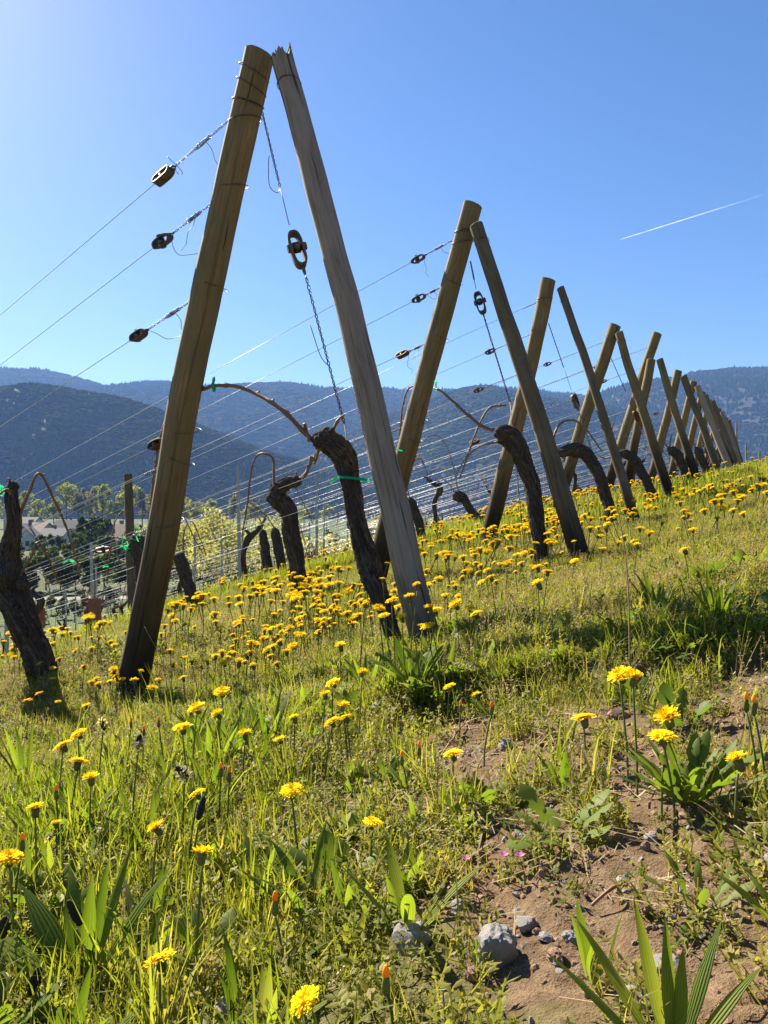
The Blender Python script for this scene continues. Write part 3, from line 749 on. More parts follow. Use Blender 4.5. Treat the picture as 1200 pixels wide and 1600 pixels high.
house(38, 215, 7, 9, 3.6, 3.4, R(12), WALLW, ROOFD, 'dark roofed house whose white gable faces the vineyard')
house(88, 235, 6, 8, 3.2, 2.0, R(80), WALLW, ROOFD, 'small white house behind the garden trees')
house(192, 200, 8, 10, 3.4, 3.6, R(70), WALLB, ROOFT, 'brown roofed house showing below the green vine ties')
house(296, 340, 8, 12, 3.6, 3.2, R(60), WALLW, ROOFD, 'house just past the thick end post')
house(598, 330, 8, 12, 3.6, 3.2, R(40), WALLB, ROOFT, 'far house behind the leaning grey brace pole')

# ------------------------------------------------------------------ contrail, high above the hills
def contrail():
    M = Mat('ice_trail')
    sp = M.node('ShaderNodeSeparateXYZ'); M.l.new(M.node('ShaderNodeAttribute', attribute_name='tc').outputs['Vector'], sp.inputs[0])
    f = M.node('ShaderNodeMapRange'); f.inputs[1].default_value = 0; f.inputs[2].default_value = 1900; f.inputs[3].default_value = .30; f.inputs[4].default_value = .02
    M.l.new(sp.outputs[2], f.inputs[0]); nz = M.noise(M.coord('tc', (.004, .004, .004)), 1.0, 4, .7); f2 = M.node('ShaderNodeMath', operation='MULTIPLY'); M.l.new(f.outputs[0], f2.inputs[0]); M.l.new(M.ramp(nz, [(.3, (.25,)*3), (.65, (1,)*3)]), f2.inputs[1])
    d = M.node('ShaderNodeBsdfDiffuse'); d.inputs[0].default_value = (.9, .9, .9, 1); t = M.node('ShaderNodeBsdfTranslucent'); t.inputs[0].default_value = (.9, .9, .9, 1)
    a = M.node('ShaderNodeAddShader'); M.l.new(d.outputs[0], a.inputs[0]); M.l.new(t.outputs[0], a.inputs[1])
    tr = M.node('ShaderNodeBsdfTransparent'); mx = M.node('ShaderNodeMixShader'); M.l.new(f2.outputs[0], mx.inputs[0]); M.l.new(tr.outputs[0], mx.inputs[1]); M.l.new(a.outputs[0], mx.inputs[2])
    M.done(mx.outputs[0])
    p0, p1 = at(970, 374, 9000), at(1190, 305, 9600)
    mb = MB(); tube(mb, spline([p0, p1], 14), np.linspace(2.2, 9, 14), 10)
    tag(link('contrail', mb.mesh('contrail', M.m)), 'thin white contrail slanting across the blue sky', 'contrail')
contrail()

# ------------------------------------------------------------------ valley haze
def haze():
    M = Mat('haze_air'); v = M.node('ShaderNodeVolumePrincipled')
    v.inputs['Color'].default_value = (.24, .46, 1.0, 1); v.inputs['Density'].default_value = HAZE; v.inputs['Anisotropy'].default_value = .15
    M.l.new(v.outputs[0], M.out.inputs['Volume'])
    mb = MB(); box(mb, (0, 3200, 420), (15000, 8200, 920))
    o = tag(link('haze', mb.mesh('haze', M.m, smooth=False)), 'thin blue haze lying over the valley', 'haze', kind='stuff')
HAZE = 1.0e-4
haze()

# ------------------------------------------------------------------ trellis: end posts, braces, wires
ROWD = Vector((-1.25, 1.0, -.383)).normalized()           # the way the wires run, downhill
ORD = ['first', 'second', 'third', 'fourth', 'fifth', 'sixth', 'seventh', 'eighth', 'ninth', 'tenth', 'eleventh', 'twelfth']
def post(name, foot, top, r0, r1, mat, label, cat, group, seg=40, rings=70, crack=None, jag=0.0, seed=0, bow=.0, cutlean=0.0):
    """round pole from foot to top, swelling and splitting a little, sawn or broken end on top"""
    foot = np.array(foot); top = np.array(top); ax = top-foot; L = np.linalg.norm(ax); ax /= L
    base = foot.copy(); foot = foot-ax*.12
    side = np.cross(ax, (0, 1, 0)); side /= np.linalg.norm(side)
    t = np.linspace(0, 1, rings)[:, None]
    pts = foot+(top-foot)*t+side*(bow*np.sin(np.pi*t)+.009*fbm(np.c_[t*6, t*0+seed, t*0], 2, seed)[:, None])
    rad = np.linspace(r0, r1, rings)*(1+.045*fbm(np.c_[np.linspace(0, 9, rings), np.full(rings, seed*1.7), np.zeros(rings)], 3, seed))
    def shape(th, s, RR):
        q = np.stack([np.cos(th)*2+seed, np.sin(th)*2, s*1.6], -1)
        k = 1+.035*fbm(q, 2, seed)+.018*fbm(np.stack([np.cos(th)*9+seed, np.sin(th)*9, s*.9], -1), 2, seed+4)
        if crack is not None:
            for c0, dep, wid, a0, a1 in crack:
                th0 = c0+.16*np.sin(s*2.3+seed)+.07*fbm(np.stack([s*5, s*0+seed, s*0], -1), 2, seed+1)
                dd = np.angle(np.exp(1j*(th-th0)))
                k = k-dep*np.exp(-(dd/wid)**2)*sst(a0, a0+.15, s)*(1-sst(a1-.2, a1, s))
        return k
    o = empty(name, base, label, cat, group)
    mb = MB(); v = tube(mb, pts, rad, seg, 0, False, shape)
    ring = mb.v[0][-seg:]
    if jag:
        g = np.random.default_rng(seed+3)
        prof = fbm(np.c_[np.cos(np.linspace(0, 6.283, seed*0+seg, endpoint=False))*1.7+seed, np.sin(np.linspace(0, 6.283, seg, endpoint=False))*1.7, np.zeros(seg)], 2, seed)
        mb.v[0][-seg:] += ax*(np.round(prof*7)/7*jag*1.1)[:, None]+ax*(g.random(seg)**2*jag*.5)[:, None]
    if cutlean: mb.v[0][-seg:] += np.outer((mb.v[0][-seg:]-pts[-1])@side*cutlean, ax)
    ring = mb.v[0][-seg:].copy()
    link('shaft', mb.mesh('shaft', mat, base), o)
    mb = MB(); c = ring.mean(0); rings_ = [ring, c+(ring-c)*.93+ax*.004, c+(ring-c)*.5+ax*(.004-jag*.25), np.repeat(c[None]+ax*(.003-jag*.4), seg, 0)]
    V = np.concatenate(rings_); f = []
    for i in range(3):
        for j in range(seg): k = (j+1) % seg; f.append((i*seg+j, i*seg+k, (i+1)*seg+k, (i+1)*seg+j))
    th = np.linspace(0, 6.283, seg, endpoint=False); TC = np.concatenate([np.c_[np.cos(th), np.sin(th), 0*th]*r1*q for q in (1, .93, .5, 0)])
    mb.add(V, f, 0, TC); link('sawn_end' if not jag else 'broken_end', mb.mesh('cut_end', SAWN if not jag else mat, base), o)
    return o, base, ax, L, (r0, r1)
def band(o, base, ax, L, rr, h, tilt=(0, 0), r=.0014, mat=None, turns=1, extra=.0015):
    """wire wound round a post at height h along it, as a part of the post"""
    ax = np.array(ax); u = np.cross(ax, (0, 1, 0)); u /= np.linalg.norm(u); w = np.cross(ax, u)
    R_ = rr[0]+(rr[1]-rr[0])*(h+.12)/(L+.12)
    n = 36*turns; a = np.linspace(0, 2*np.pi*turns, n+1); k = R_*1.03+extra
    p = np.array(base)+ax*h+np.outer(np.cos(a)*k, u)+np.outer(np.sin(a)*k, w)+np.outer(tilt[0]*np.cos(a)*k+tilt[1]*np.sin(a)*k+.006*a/6.28, ax)
    mb = MB(); tube(mb, p, r, 6); link('wire_band', mb.mesh('wire_band', mat or ZINCD, base), o)
def strand(mb, p0, p1, r, n=2, sag=0.0, seg=5):
    t = np.linspace(0, 1, n)[:, None]; p = np.array(p0)+(np.array(p1)-np.array(p0))*t; p[:, 2] -= (sag*4*t*(1-t))[:, 0]
    tube(mb, p, r, seg)
def twist(mb, p0, p1, r, amp, turns, strands=2, seed=0, m=0):
    """two wires wound round each other"""
    p0 = np.array(p0); p1 = np.array(p1); ax = p1-p0; L = np.linalg.norm(ax); ax /= L
    u = np.cross(ax, (0.3, .2, 1)); u /= np.linalg.norm(u); w = np.cross(ax, u); n = int(turns*9)+4
    t = np.linspace(0, 1, n); nz = fbm(np.c_[t*turns*1.3, t*0+seed*3.1, t*0], 2, seed)
    for s in range(strands):
        a = 2*np.pi*turns*t+2*np.pi*s/strands+nz*1.6; k = amp*(.7+.8*np.abs(nz))
        tube(mb, p0+np.outer(t*L, ax)+np.outer(np.cos(a)*k, u)+np.outer(np.sin(a)*k, w), r, 5, m)
def curl(mb, p, r, seed, l=.09, dirn=(0.3, 0, -1)):
    g = random.Random(seed); q = [np.array(p)]; d = np.array(dirn, float); d /= np.linalg.norm(d)
    for i in range(4):
        d = d+np.array((g.uniform(-.8, .8), g.uniform(-.6, .6), g.uniform(-.6, .7))); d /= np.linalg.norm(d); q.append(q[-1]+d*l*.3)
    tube(mb, spline(q, 18), r, 5)
def tensioner(p, axis, size, label, mat=CAST, roll=0.0, open_=True):
    """wire strainer: bent strap bracket, winding drum with hex head, tongue with an eye"""
    o = empty('wire_tensioner', p, label, 'wire tensioner', 'wire tensioners'); s = size
    ax = Vector(axis).normalized(); q = ax.to_track_quat('X', 'Z') @ Quaternion((1, 0, 0), roll); o.rotation_mode = 'QUATERNION'; o.rotation_quaternion = q
    mb = MB(); th = .045*s; w = .13*s; hl = .40*s; hw = .15*s
    # strap: closed oval band seen from the side, w deep
    n = 28; a = np.linspace(0, 2*np.pi, n, endpoint=False)
    ox = np.sign(np.cos(a))*np.abs(np.cos(a))**.55*hl; oz = np.sign(np.sin(a))*np.abs(np.sin(a))**.75*hw
    inr = np.c_[ox*(1-th/hl), oz*(1-th/hw)]; out = np.c_[ox, oz]
    V = []
    for y in (-w, w):
        V += [(x, y, z) for x, z in out]; V += [(x, y, z) for x, z in inr]
    f = []
    for j in range(n):
        k = (j+1) % n; o0, i0, o1, i1 = 0, n, 2*n, 3*n
        f += [(o0+j, o0+k, i0+k, i0+j), (o1+j, i1+j, i1+k, o1+k), (o0+j, o1+j, o1+k, o0+k), (i0+j, i0+k, i1+k, i1+j)]
    mb.add(V, f)
    # tongue plate with an eye at the tail
    m = 14; a2 = np.linspace(0, 2*np.pi, m, endpoint=False); cx = -hl-.075*s
    O = np.c_[cx+np.cos(a2)*.11*s, np.sin(a2)*.085*s]; I = np.c_[cx-.02*s+np.cos(a2)*.042*s, np.sin(a2)*.036*s]; V = []
    for z in (-.02*s, .02*s): V += [(x, y, z) for x, y in O]+[(x, y, z) for x, y in I]
    f = []
    for j in range(m):
        k = (j+1) % m; f += [(j, m+j, m+k, k), (2*m+j, 2*m+k, 3*m+k, 3*m+j), (j, k, 2*m+k, 2*m+j), (m+j, 3*m+j, 3*m+k, m+k)]
    mb.add(V, f)
    link('bracket', mb.mesh('bracket', mat), o)
    mb = MB(); tube(mb, [(0.05*s, 0, -hw*1.02), (.05*s, 0, hw*1.02)], .075*s, 12); tube(mb, [(.05*s, 0, -.07*s), (.05*s, 0, .07*s)], .12*s, 14); dr = link('drum', mb.mesh('drum', ZINCD), o)
    mb = MB(); tube(mb, [(.05*s, 0, hw), (.05*s, 0, hw+.07*s)], .085*s, 6); tube(mb, [(.05*s, 0, -hw-.05*s), (.05*s, 0, -hw)], .085*s, 6); link('hex_head', mb.mesh('hex_head', mat, smooth=False), dr)
    return o

# rows: end post top, foot; brace top, foot (photo place and distance), radii
ROWS = [dict(pt=(403, 84, 2.70), pf=(205, 1098, 3.00), bt=(441, 88, 2.62), bf=(665, 1012, 2.34), r=(.061, .053), b=(.049, .037)),
        dict(pt=(738, 320, 4.60), pf=(585, 905, 4.90), bt=(745, 352, 4.50), bf=(908, 875, 4.25), r=(.068, .058), b=(.056, .040)),
        dict(pt=(858, 437, 6.65), pf=(760, 840, 7.00), bt=(876, 450, 6.55), bf=(995, 822, 6.30), r=(.072, .062), b=(.042, .032)),
        dict(pt=(961, 508, 8.80), pf=(864, 812, 9.20), bt=(967, 520, 8.70), bf=(1052, 784, 8.45), r=(.072, .066), b=(.054, .046)),
        dict(pt=(1027, 521, 10.9), pf=(944, 770, 11.2), bt=(1030, 562, 10.8), bf=(1090, 752, 10.5), r=(.075, .066), b=(.056, .048)),
        dict(pt=(1060, 579, 12.9), pf=(1008, 752, 13.3), bt=(1067, 588, 12.8), bf=(1128, 752, 12.6), r=(.072, .066), b=(.062, .055)),
        dict(pt=(1084, 596, 15.1), pf=(1042, 745, 15.5), bt=(1089, 603, 15.0), bf=(1146, 744, 14.8), r=(.075, .068), b=(.065, .058)),
        dict(pt=(1098, 612, 17.3), pf=(1062, 743, 17.7), bt=(1102, 617, 17.2), bf=(1150, 741, 17.0), r=(.075, .068), b=(.065, .06)),
        dict(pt=(1108, 624, 19.4), pf=(1078, 743, 19.8), bt=(1113, 626, 19.3), bf=(1155, 740, 19.1), r=(.08, .07), b=(.07, .06)),
        dict(pt=(1124, 638, 21.5), pf=(1096, 742, 21.9), bt=(1128, 643, 21.4), bf=(1161, 740, 21.2), r=(.08, .07), b=(.07, .06)),
        dict(pt=(1135, 652, 23.6), pf=(1110, 742, 24.0), bt=(1139, 657, 23.5), bf=(1164, 740, 23.3), r=(.08, .07), b=(.07, .06))]
PLAB = ['thick brown end post in front, split lengthwise, its foot blackened', 'golden brown end post of the second pair, wire bound at the top', 'brown end post of the third pair with a sun bleached cut top',
        'end post of the fourth pair, tall and evenly round', 'highest reaching end post of the fifth pair against the sky']
BLAB = ['pale grey weathered brace pole with a splintered broken top, in front', 'dark brace pole of the second pair, bound to the post by a wire loop', 'slim light brace pole of the third pair, thinner than its neighbours',
        'brown brace pole of the fourth pair with square cut top', 'brace pole of the fifth pair, topped just above the hill line']
POSTS = []
for i, q in enumerate(ROWS):
    n = ORD[i]; near = i < 4
    pl = PLAB[i] if i < 5 else 'wooden end post of the %s leaning pair counted from the front' % n
    bl = BLAB[i] if i < 5 else 'brace pole of the %s leaning pair counted from the front' % n
    foot, top = at(*q['pf']), at(*q['pt'])
    foot.z = min(foot.z, float(gz(foot.x, foot.y)))
    crk = [(3.36, .15, .05, .25, 2.3), (2.75, .06, .05, .4, 1.5)] if i == 0 else [(3.2+.4*math.sin(i*2), .16, .09, .2, 1.9)] if near else None
    P_ = post('end_post', foot, top, q['r'][0], q['r'][1], WOOD, pl, 'post', 'end posts', 96 if i < 2 else 48 if near else 16, 110 if i < 2 else 50 if near else 14, crk, 0, 10+i, .016 if i == 0 else .018*math.sin(i*2.2), .12)
    POSTS.append(P_)
    foot, top = at(*q['bf']), at(*q['bt']); foot.z = min(foot.z, float(gz(foot.x, foot.y)))
    B_ = post('brace_pole', foot, top, q['b'][0], q['b'][1], WOODG if i in (0,) else WOODD if i == 1 else (WOODG, WOOD, WOODD)[i % 3] if i != 3 else WOOD, bl, 'pole', 'brace poles', 64 if i < 2 else 32 if near else 16, 110 if i < 2 else 50 if near else 14,
              [(3.0, .12, .07, .1, 1.2), (3.5, .09, .06, .9, 2.2)] if near else None, .045 if i == 0 else 0, 40+i, -.014 if i == 0 else .016*math.cos(i*1.9), -.1)
    q['B'] = B_
    if i < 5:
        for h in ((.93, .905) if i < 3 else (.92,)): band(P_[0], P_[1], P_[2], P_[3], P_[4], P_[3]*h, (U(-.4, .4), U(-.3, .3)), .0016 if i == 0 else .002)
        band(B_[0], B_[1], B_[2], B_[3], B_[4], B_[3]*.945, (U(-.3, .3), .2), .0016)
    if i == 0:
        for h in (.985, .965): band(P_[0], P_[1], P_[2], P_[3], P_[4], P_[3]*h-.03, (.35, -.1), .0016)
post('end_post', at(978, 762, 10.2), at(1018, 562, 10.0), .062, .055, WOOD, 'short extra support post standing inside the fifth pair', 'post', 'end posts', 20, 16, None, 0, 77)
for px, py0, py1, d in [(1166, 695, 738, 26), (1187, 705, 735, 28), (1197, 712, 735, 30), (1151, 660, 736, 25)]:
    post('thin_stake', at(px, py1+4, d), at(px, py0, d), .035, .03, WOODG, {1166: 'thin stake just past the last pair of posts', 1187: 'shorter thin stake beyond the last pair, nearer the picture edge', 1197: 'lowest thin stake at the picture edge', 1151: 'tall thin stake showing behind the last brace pole'}[px], 'stake', 'thin stakes beyond the rows', 10, 6)

WLEV = [.93, .81, .665, .445, .40, .30]
WNAME = ['topmost', 'second highest', 'third highest', 'fourth', 'fifth', 'lowest']
TENS = {0: [(0, .46, .135, CAST), (1, .37, .125, CAST), (2, .42, .115, CAST), (3, .12, .11, RUST)], 1: [(0, .30, .12, CAST), (1, .20, .12, CAST), (2, .22, .115, RUST)], 2: [(1, .42, .12, RUST), (2, .45, .12, RUST), (3, .35, .12, RUST)],
        3: [(1, .9, .13, RUST), (2, 1.0, .13, RUST), (0, .75, .12, RUST)], 4: [(0, .8, .13, RUST), (1, .6, .13, CAST)], 5: [(1, .5, .13, RUST), (2, .7, .13, RUST)], 6: [(1, .6, .13, RUST)]}
for i, (o, base, ax, L, rr) in enumerate(POSTS):
    base = np.array(base); rd = np.array(ROWD)
    for k, u in enumerate(WLEV):
        A = base+np.array(ax)*L*u
        rw = rr[0]+(rr[1]-rr[0])*u
        p0 = A+rd*rw*1.02; end = p0+rd*(34 if i < 6 else 26)
        lab = '%s trellis wire of the %s row from the front' % (WNAME[k], ORD[i])
        r = .0015 if i == 0 else .0020 if i < 3 else .0023
        w = empty('trellis_wire', p0, lab, 'wire', 'trellis wires')
        tt = dict((a, (b, c, m)) for a, b, c, m in TENS.get(i, []))
        start = p0
        if k in tt:
            b, sz, mt = tt[k]; cpt = p0+rd*b; e1 = cpt-rd*sz*.5; e2 = cpt+rd*sz*.34
            mb = MB(); twist(mb, p0, e1, .0013 if i == 0 else .0018, .0042, max(4, b*26), 2, i*7+k)
            if i < 2:
                twist(mb, p0+rd*b*.35, p0+rd*b*.55, .0013, .008, 5, 2, i+k*3)
                curl(mb, p0+rd*b*.42, .0012, i*5+k, .13); curl(mb, e1, .0012, 50+i*5+k, .16, (.6, 0, -1))
            link('twisted_end', mb.mesh('twisted_end', ZINCD, p0), w); start = e2
            tensioner(Vector(cpt), -ROWD if False else ROWD, sz, 'wire tensioner on the %s wire of the %s row' % (WNAME[k], ORD[i]), mt, U(-.5, .9))
        elif i < 4:
            mb = MB(); twist(mb, p0, p0+rd*.16, .0013 if i == 0 else .0018, .004, 6, 2, i*7+k); link('twisted_end', mb.mesh('twisted_end', ZINCD, p0), w)
        mb = MB(); n = 18
        tt_ = np.linspace(0, 1, n)[:, None]; pp = np.array(start)+(end-np.array(start))*tt_+.004*np.c_[np.zeros(n), np.zeros(n), fbm(np.c_[tt_*20, tt_*0+k, tt_*0+i], 2, i)]
        tube(mb, pp, r, 5); link('strand', mb.mesh('strand', ZINC, p0), w)
        if i < 3: band(o, base, ax, L, rr, L*u, (U(-.35, .35), U(-.3, .1)), .0014 if i == 0 else .0018)
# anchor wires hanging inside the A-frames, with the large strainer
ANCH = [((409, 172, 2.645), (452, 352, 2.62), (478, 432, 2.60), (538, 662, 2.52), .158, CAST), ((735, 408, 4.55), (744, 452, 4.55), (757, 497, 4.5), (797, 628, 4.45), .17, CAST), ((857, 505, 6.65), (893, 610, 6.6), (905, 645, 6.6), (925, 705, 6.5), .15, CAST), ((955, 560, 8.8), (990, 640, 8.7), (998, 660, 8.7), (1010, 700, 8.6), .15, RUST)]
for i, (a, b, c, e, sz, mt) in enumerate(ANCH):
    a, b, c, e = at(*a), at(*b), at(*c), at(*e)
    w = empty('anchor_wire', a, 'twisted anchor wire hanging inside the %s pair of posts' % ORD[i], 'wire', 'anchor wires')
    rw = .0015 if i == 0 else .002
    mb = MB(); twist(mb, a, a.lerp(b, .66), rw*1.2, .0032, 7, 2, 3+i); strand(mb, a.lerp(b, .66), b, rw)
    if i == 0: tube(mb, spline([a.lerp(b, .68), a.lerp(b, .72)+Vector((-.015, 0, -.0)), a.lerp(b, .66)+Vector((-.035, 0, 0)), a.lerp(b, .48)+Vector((-.022, 0, 0)), a.lerp(b, .40)+Vector((-.012, 0, 0))], 20), rw*.9, 5)
    link('upper_strand', mb.mesh('upper_strand', ZINCD, a), w)
    mb = MB(); twist(mb, c, e, rw*1.3, .0036, 12, 2, 13+i)
    if i == 0: tube(mb, spline([c.lerp(e, .62), c.lerp(e, .55)+Vector((-.02, 0, .0)), c.lerp(e, .34)+Vector((-.028, 0, 0))], 12), rw, 5)
    g = gp(e.x+.10, e.y+.05); strand(mb, e, g, rw)
    link('lower_strand', mb.mesh('lower_strand', ZINCD, a), w)
    tensioner(b.lerp(c, .48), (b-c), sz, 'large grey strainer hanging inside the %s pair of posts' % ORD[i], mt, .55)

# ------------------------------------------------------------------ metal line stakes down the rows
def row_point(i, t):
    """ground point t metres (horizontal) down row i from its brace foot"""
    b = at(*ROWS[i]['bf']); d = Vector((-1.25, 1.0)).normalized()
    return b.x+d.x*t, b.y+d.y*t
def stake(x, y, h, lean, label, mat=STEEL, w=.038):
    g = gp(x, y); o = empty('metal_stake', g, label, 'stake', 'metal stakes'); mb = MB()
    # open channel profile with flanges and wire notches
    pr = [(-.5, -.32), (-.5, .32), (-.42, .32), (-.42, -.22), (.42, -.22), (.42, .32), (.5, .32), (.5, -.32)]
    V = []; zs = np.linspace(-.1, h, 14)
    for z in zs: V += [(px*w+lean*z, py*w, z) for px, py in pr]
    f = []; m = len(pr)
    for a in range(len(zs)-1):
        for b in range(m): c = (b+1) % m; f.append((a*m+b, a*m+c, (a+1)*m+c, (a+1)*m+b))
    f.append(tuple((len(zs)-1)*m+b for b in range(m)))
    mb.add(V, f); link('channel', mb.mesh('channel', mat, smooth=False), o)
    mb = MB()
    for z in np.linspace(h*.25, h*.95, 7):
        box(mb, (w*.56+lean*z, 0, z), (w*.12, w*.3, w*.35)); box(mb, (-w*.56+lean*z, 0, z), (w*.12, w*.3, w*.35))
    link('wire_hook', mb.mesh('wire_hook', mat, smooth=False), o)
for i in range(len(ROWS)):
    for k, t in enumerate([(6.4, 9.5, 13, 17, 21.5, 27), (6.7, 9.6, 12.4, 15.6, 19.2, 23, 28), (4.9, 8.2, 11.4, 14.8, 18.4, 22, 26), (5.4, 8.4, 11.6, 14.8, 18, 22), (7.0, 10, 13.1, 16.5, 20, 24), (6.2, 9.4, 12.6, 16, 20), (6.0, 9.2, 12.6, 17), (6.3, 9.8, 13.6), (6.2, 9.6, 13), (6, 12), (6, 12)][i]):
        if i == 0 and k == 0: continue
        x, y = row_point(i, t)
        stake(x, y, U(1.55, 1.8), U(-.02, .02), 'galvanised stake, %s one down the %s vine row from the front' % (ORD[k], ORD[i]))
x = at(203, 860, 9).x
g = gp(at(207, 900, 9.4).x, 9.4)
post('wooden_stake', g, at(200, 741, 9.4), .055, .05, WOODD, 'dark wooden stake standing among metal stakes, left of the thick post', 'stake', None, 16, 20, None, 0, 91)
for px, py, d, h, w, lb in [(148, 955, 10.5, .36, .13, 'orange plastic vine guard beyond the thick end post'), (61, 966, 11.5, .30, .13, 'orange plastic vine guard behind the thick leaning vine')]:
    p = at(px, py, d); o = empty('vine_guard', (p.x, p.y, p.z-h*.5), lb, 'vine guard', 'vine guards')
    mb = MB(); a = w/2
    for sx, sy, lx, ly in ((0, -a, w, .006), (0, a, w, .006), (-a, 0, .006, w-.012), (a, 0, .006, w-.012)): box(mb, (sx, sy, h*.5), (lx, ly, h))
    link('sleeve', mb.mesh('sleeve', GUARD, smooth=False), o); mb = MB(); tube(mb, [(0, 0, -.3), (0, 0, h+.25)], .012, 6); link('support_rod', mb.mesh('support_rod', WOODD), o)

# ------------------------------------------------------------------ vines
def bark_shape(seed, amp=1.0):
    def sh(th, s, RR):
        c, n = np.cos(th), np.sin(th)
        a = fbm(np.stack([c*2.6+seed, n*2.6, s*4.0], -1), 3, seed)
        b = np.abs(fbm(np.stack([c*6+seed, n*6, s*6], -1), 2, seed+2)); k = fbm(np.stack([c*1.1+seed, n*1.1, s*9], -1), 2, seed+6)
        r = np.abs(fbm(np.stack([c*11+seed, n*11, s*3.2], -1), 2, seed+8)); w = np.abs(fbm(np.stack([c*4+seed, n*4, s*1.8], -1), 2, seed+9))
        return 1+amp*(.18*a-.20*b+.14*k-.34*r-.22*w+.20)
    return sh
def flakes(mb, pts, rad, n, seed):
    """shreds of bark that have lifted off"""
    g = np.random.default_rng(seed); T, U_, V_ = frames(pts); m = len(pts)
    for _ in range(n):
        i = int(g.integers(2, m-8)); ln = int(g.integers(4, 9)); j = min(m-1, i+ln); a = g.random()*6.283; w = .12+.15*g.random(); vs = []
        for q in range(i, j+1):
            t = (q-i)/max(1, j-i); lift = 1.02+.22*t*t*g.random()
            for s in (-1, 1):
                aa = a+s*w*.5+.5*t*(g.random()-.5); vs.append(pts[q]+rad[q]*lift*(math.cos(aa)*U_[q]+math.sin(aa)*V_[q]))
        f = [(2*q, 2*q+1, 2*q+3, 2*q+2) for q in range(j-i)]; mb.add(vs, f)
def cane_mesh(mb, pts, r0, r1, n=60, seed=0):
    p = spline(pts, n); L = np.linalg.norm(np.diff(p, axis=0), axis=1).sum(); s = np.linspace(0, L, n)
    nod = np.exp(-((np.mod(s+seed*.03, .085)-.0425)/.006)**2); p = p+.003*np.stack([fbm(np.c_[s*25, s*0+seed, s*0], 2, seed+q) for q in range(3)], -1)
    tube(mb, p, np.linspace(r0, r1, n)*(1+.45*nod), 7)
    for q in np.arange(.0425, L, .085):
        i = int(q/L*(n-1)); a = U(0, 6.28); d = np.array((math.cos(a), math.sin(a)*.5, .8)); k = min(1, r0/.006); tube(mb, [p[i], p[i]+d*.008*k, p[i]+d*.014*k], [.004*k, .0045*k, .001*k], 5)
def tie_mesh(mb, p, axis, r, seed=0, tail=.03):
    ax = np.array(axis, float); ax /= np.linalg.norm(ax); u = np.cross(ax, (0.1, 1, .2)); u /= np.linalg.norm(u); w = np.cross(ax, u); g = random.Random(seed)
    a = np.linspace(0, 6.283*1.05, 22); c = np.array(p)+np.outer(np.cos(a)*r, u)+np.outer(np.sin(a)*r, w)
    hw = ax*.004
    V = np.concatenate([c-hw, c+hw]); n = len(a); mb.add(V, [(i, i+1, n+i+1, n+i) for i in range(n-1)])
    for k in range(2):
        d = u*g.uniform(.5, 1)+ax*g.uniform(-.6, .6)+w*g.uniform(-.5, .5); q = np.array(p)+u*r
        mb.add([q-hw, q+hw, q+d*tail*.5+hw*1.4, q+d*tail*.5-hw, q+d*tail+hw*.6+np.array((0, 0, -.006)), q+d*tail-hw*.6], [(0, 1, 2, 3), (3, 2, 4, 5)])
def vine(path, label, canes=(), ties=(), knobs=(), seed=0, seg=36, rings=110, twist_=2.5, nfl=40):
    seg = int(seg*1.7); nfl = int(nfl*1.6)
    """path: (px, py, width_px, distance) from the foot to the head"""
    P4 = np.array([[*at(a, b, d), w/2/F*d*.66] for a, b, w, d in path]); q = spline(P4, rings); pts, rad = q[:, :3], np.maximum(q[:, 3], .008)
    base = pts[0].copy(); o = empty('grape_vine', base, label, 'vine', 'grape vines')
    pts[:, :3] += .010*np.stack([fbm(np.c_[np.linspace(0, 7, rings), np.full(rings, seed+k), np.zeros(rings)], 2, seed+k) for k in range(3)], -1)
    rad[-5:] *= np.array((.97, .9, .78, .6, .35))
    mb = MB(); tube(mb, pts, rad, seg, 0, True, bark_shape(seed), twist_); flakes(mb, pts, rad, nfl, seed)
    for a, b, w, d in knobs:
        c = np.array(at(a, b, d)); r = w/2/F*d*.64; v, f = ico(3); v = v*(1+.45*fbm(v*2.2+seed+a, 3, seed)[:, None]); mb.add(v*r+c, f)
    link('trunk', mb.mesh('trunk', BARK, base), o)
    for k, (cp, r0, r1) in enumerate(canes):
        mb = MB(); cane_mesh(mb, [at(*c) for c in cp], r0, r1, 70, seed+k); link('cane', mb.mesh('cane', CANE, base), o)
    for k, (a, b, d, r, axd) in enumerate(ties):
        mb = MB(); tie_mesh(mb, at(a, b, d), axd, r, seed+k, .05 if r > .03 else .035); link('plastic_tie', mb.mesh('plastic_tie', TIE, base), o)
    return o
vine([(628, 1046, 34, 2.42), (604, 965, 36, 2.45), (578, 890, 52, 2.50), (560, 820, 40, 2.52), (548, 755, 44, 2.53), (532, 712, 58, 2.53), (508, 690, 50, 2.52), (484, 688, 22, 2.5)],
     'gnarled dark vine between the front post and grey brace pole', [
     ([(486, 686, 2.5), (468, 668, 2.5), (440, 640, 2.52), (400, 615, 2.6), (362, 603, 2.7), (330, 604, 2.78), (300, 618, 2.98), (272, 632, 3.02), (252, 680, 3.0), (240, 750, 2.98), (233, 830, 2.97)], .0075, .0045),
     ([(484, 690, 2.5), (478, 672, 2.5), (476, 662, 2.48)], .007, .005), ([(488, 712, 2.5), (480, 735, 2.5), (472, 748, 2.5)], .006, .004), ([(520, 672, 2.52), (530, 655, 2.5), (538, 648, 2.5)], .006, .003), ([(500, 700, 2.5), (490, 726, 2.5)], .006, .003)],
     [(334, 606, 2.74, .014, (1, 0, .1)), (552, 748, 2.53, .052, (.1, 0, 1))], [(512, 686, 52, 2.52), (575, 885, 50, 2.5), (500, 690, 36, 2.5)], 3, 44, 160, 3.0, 70)
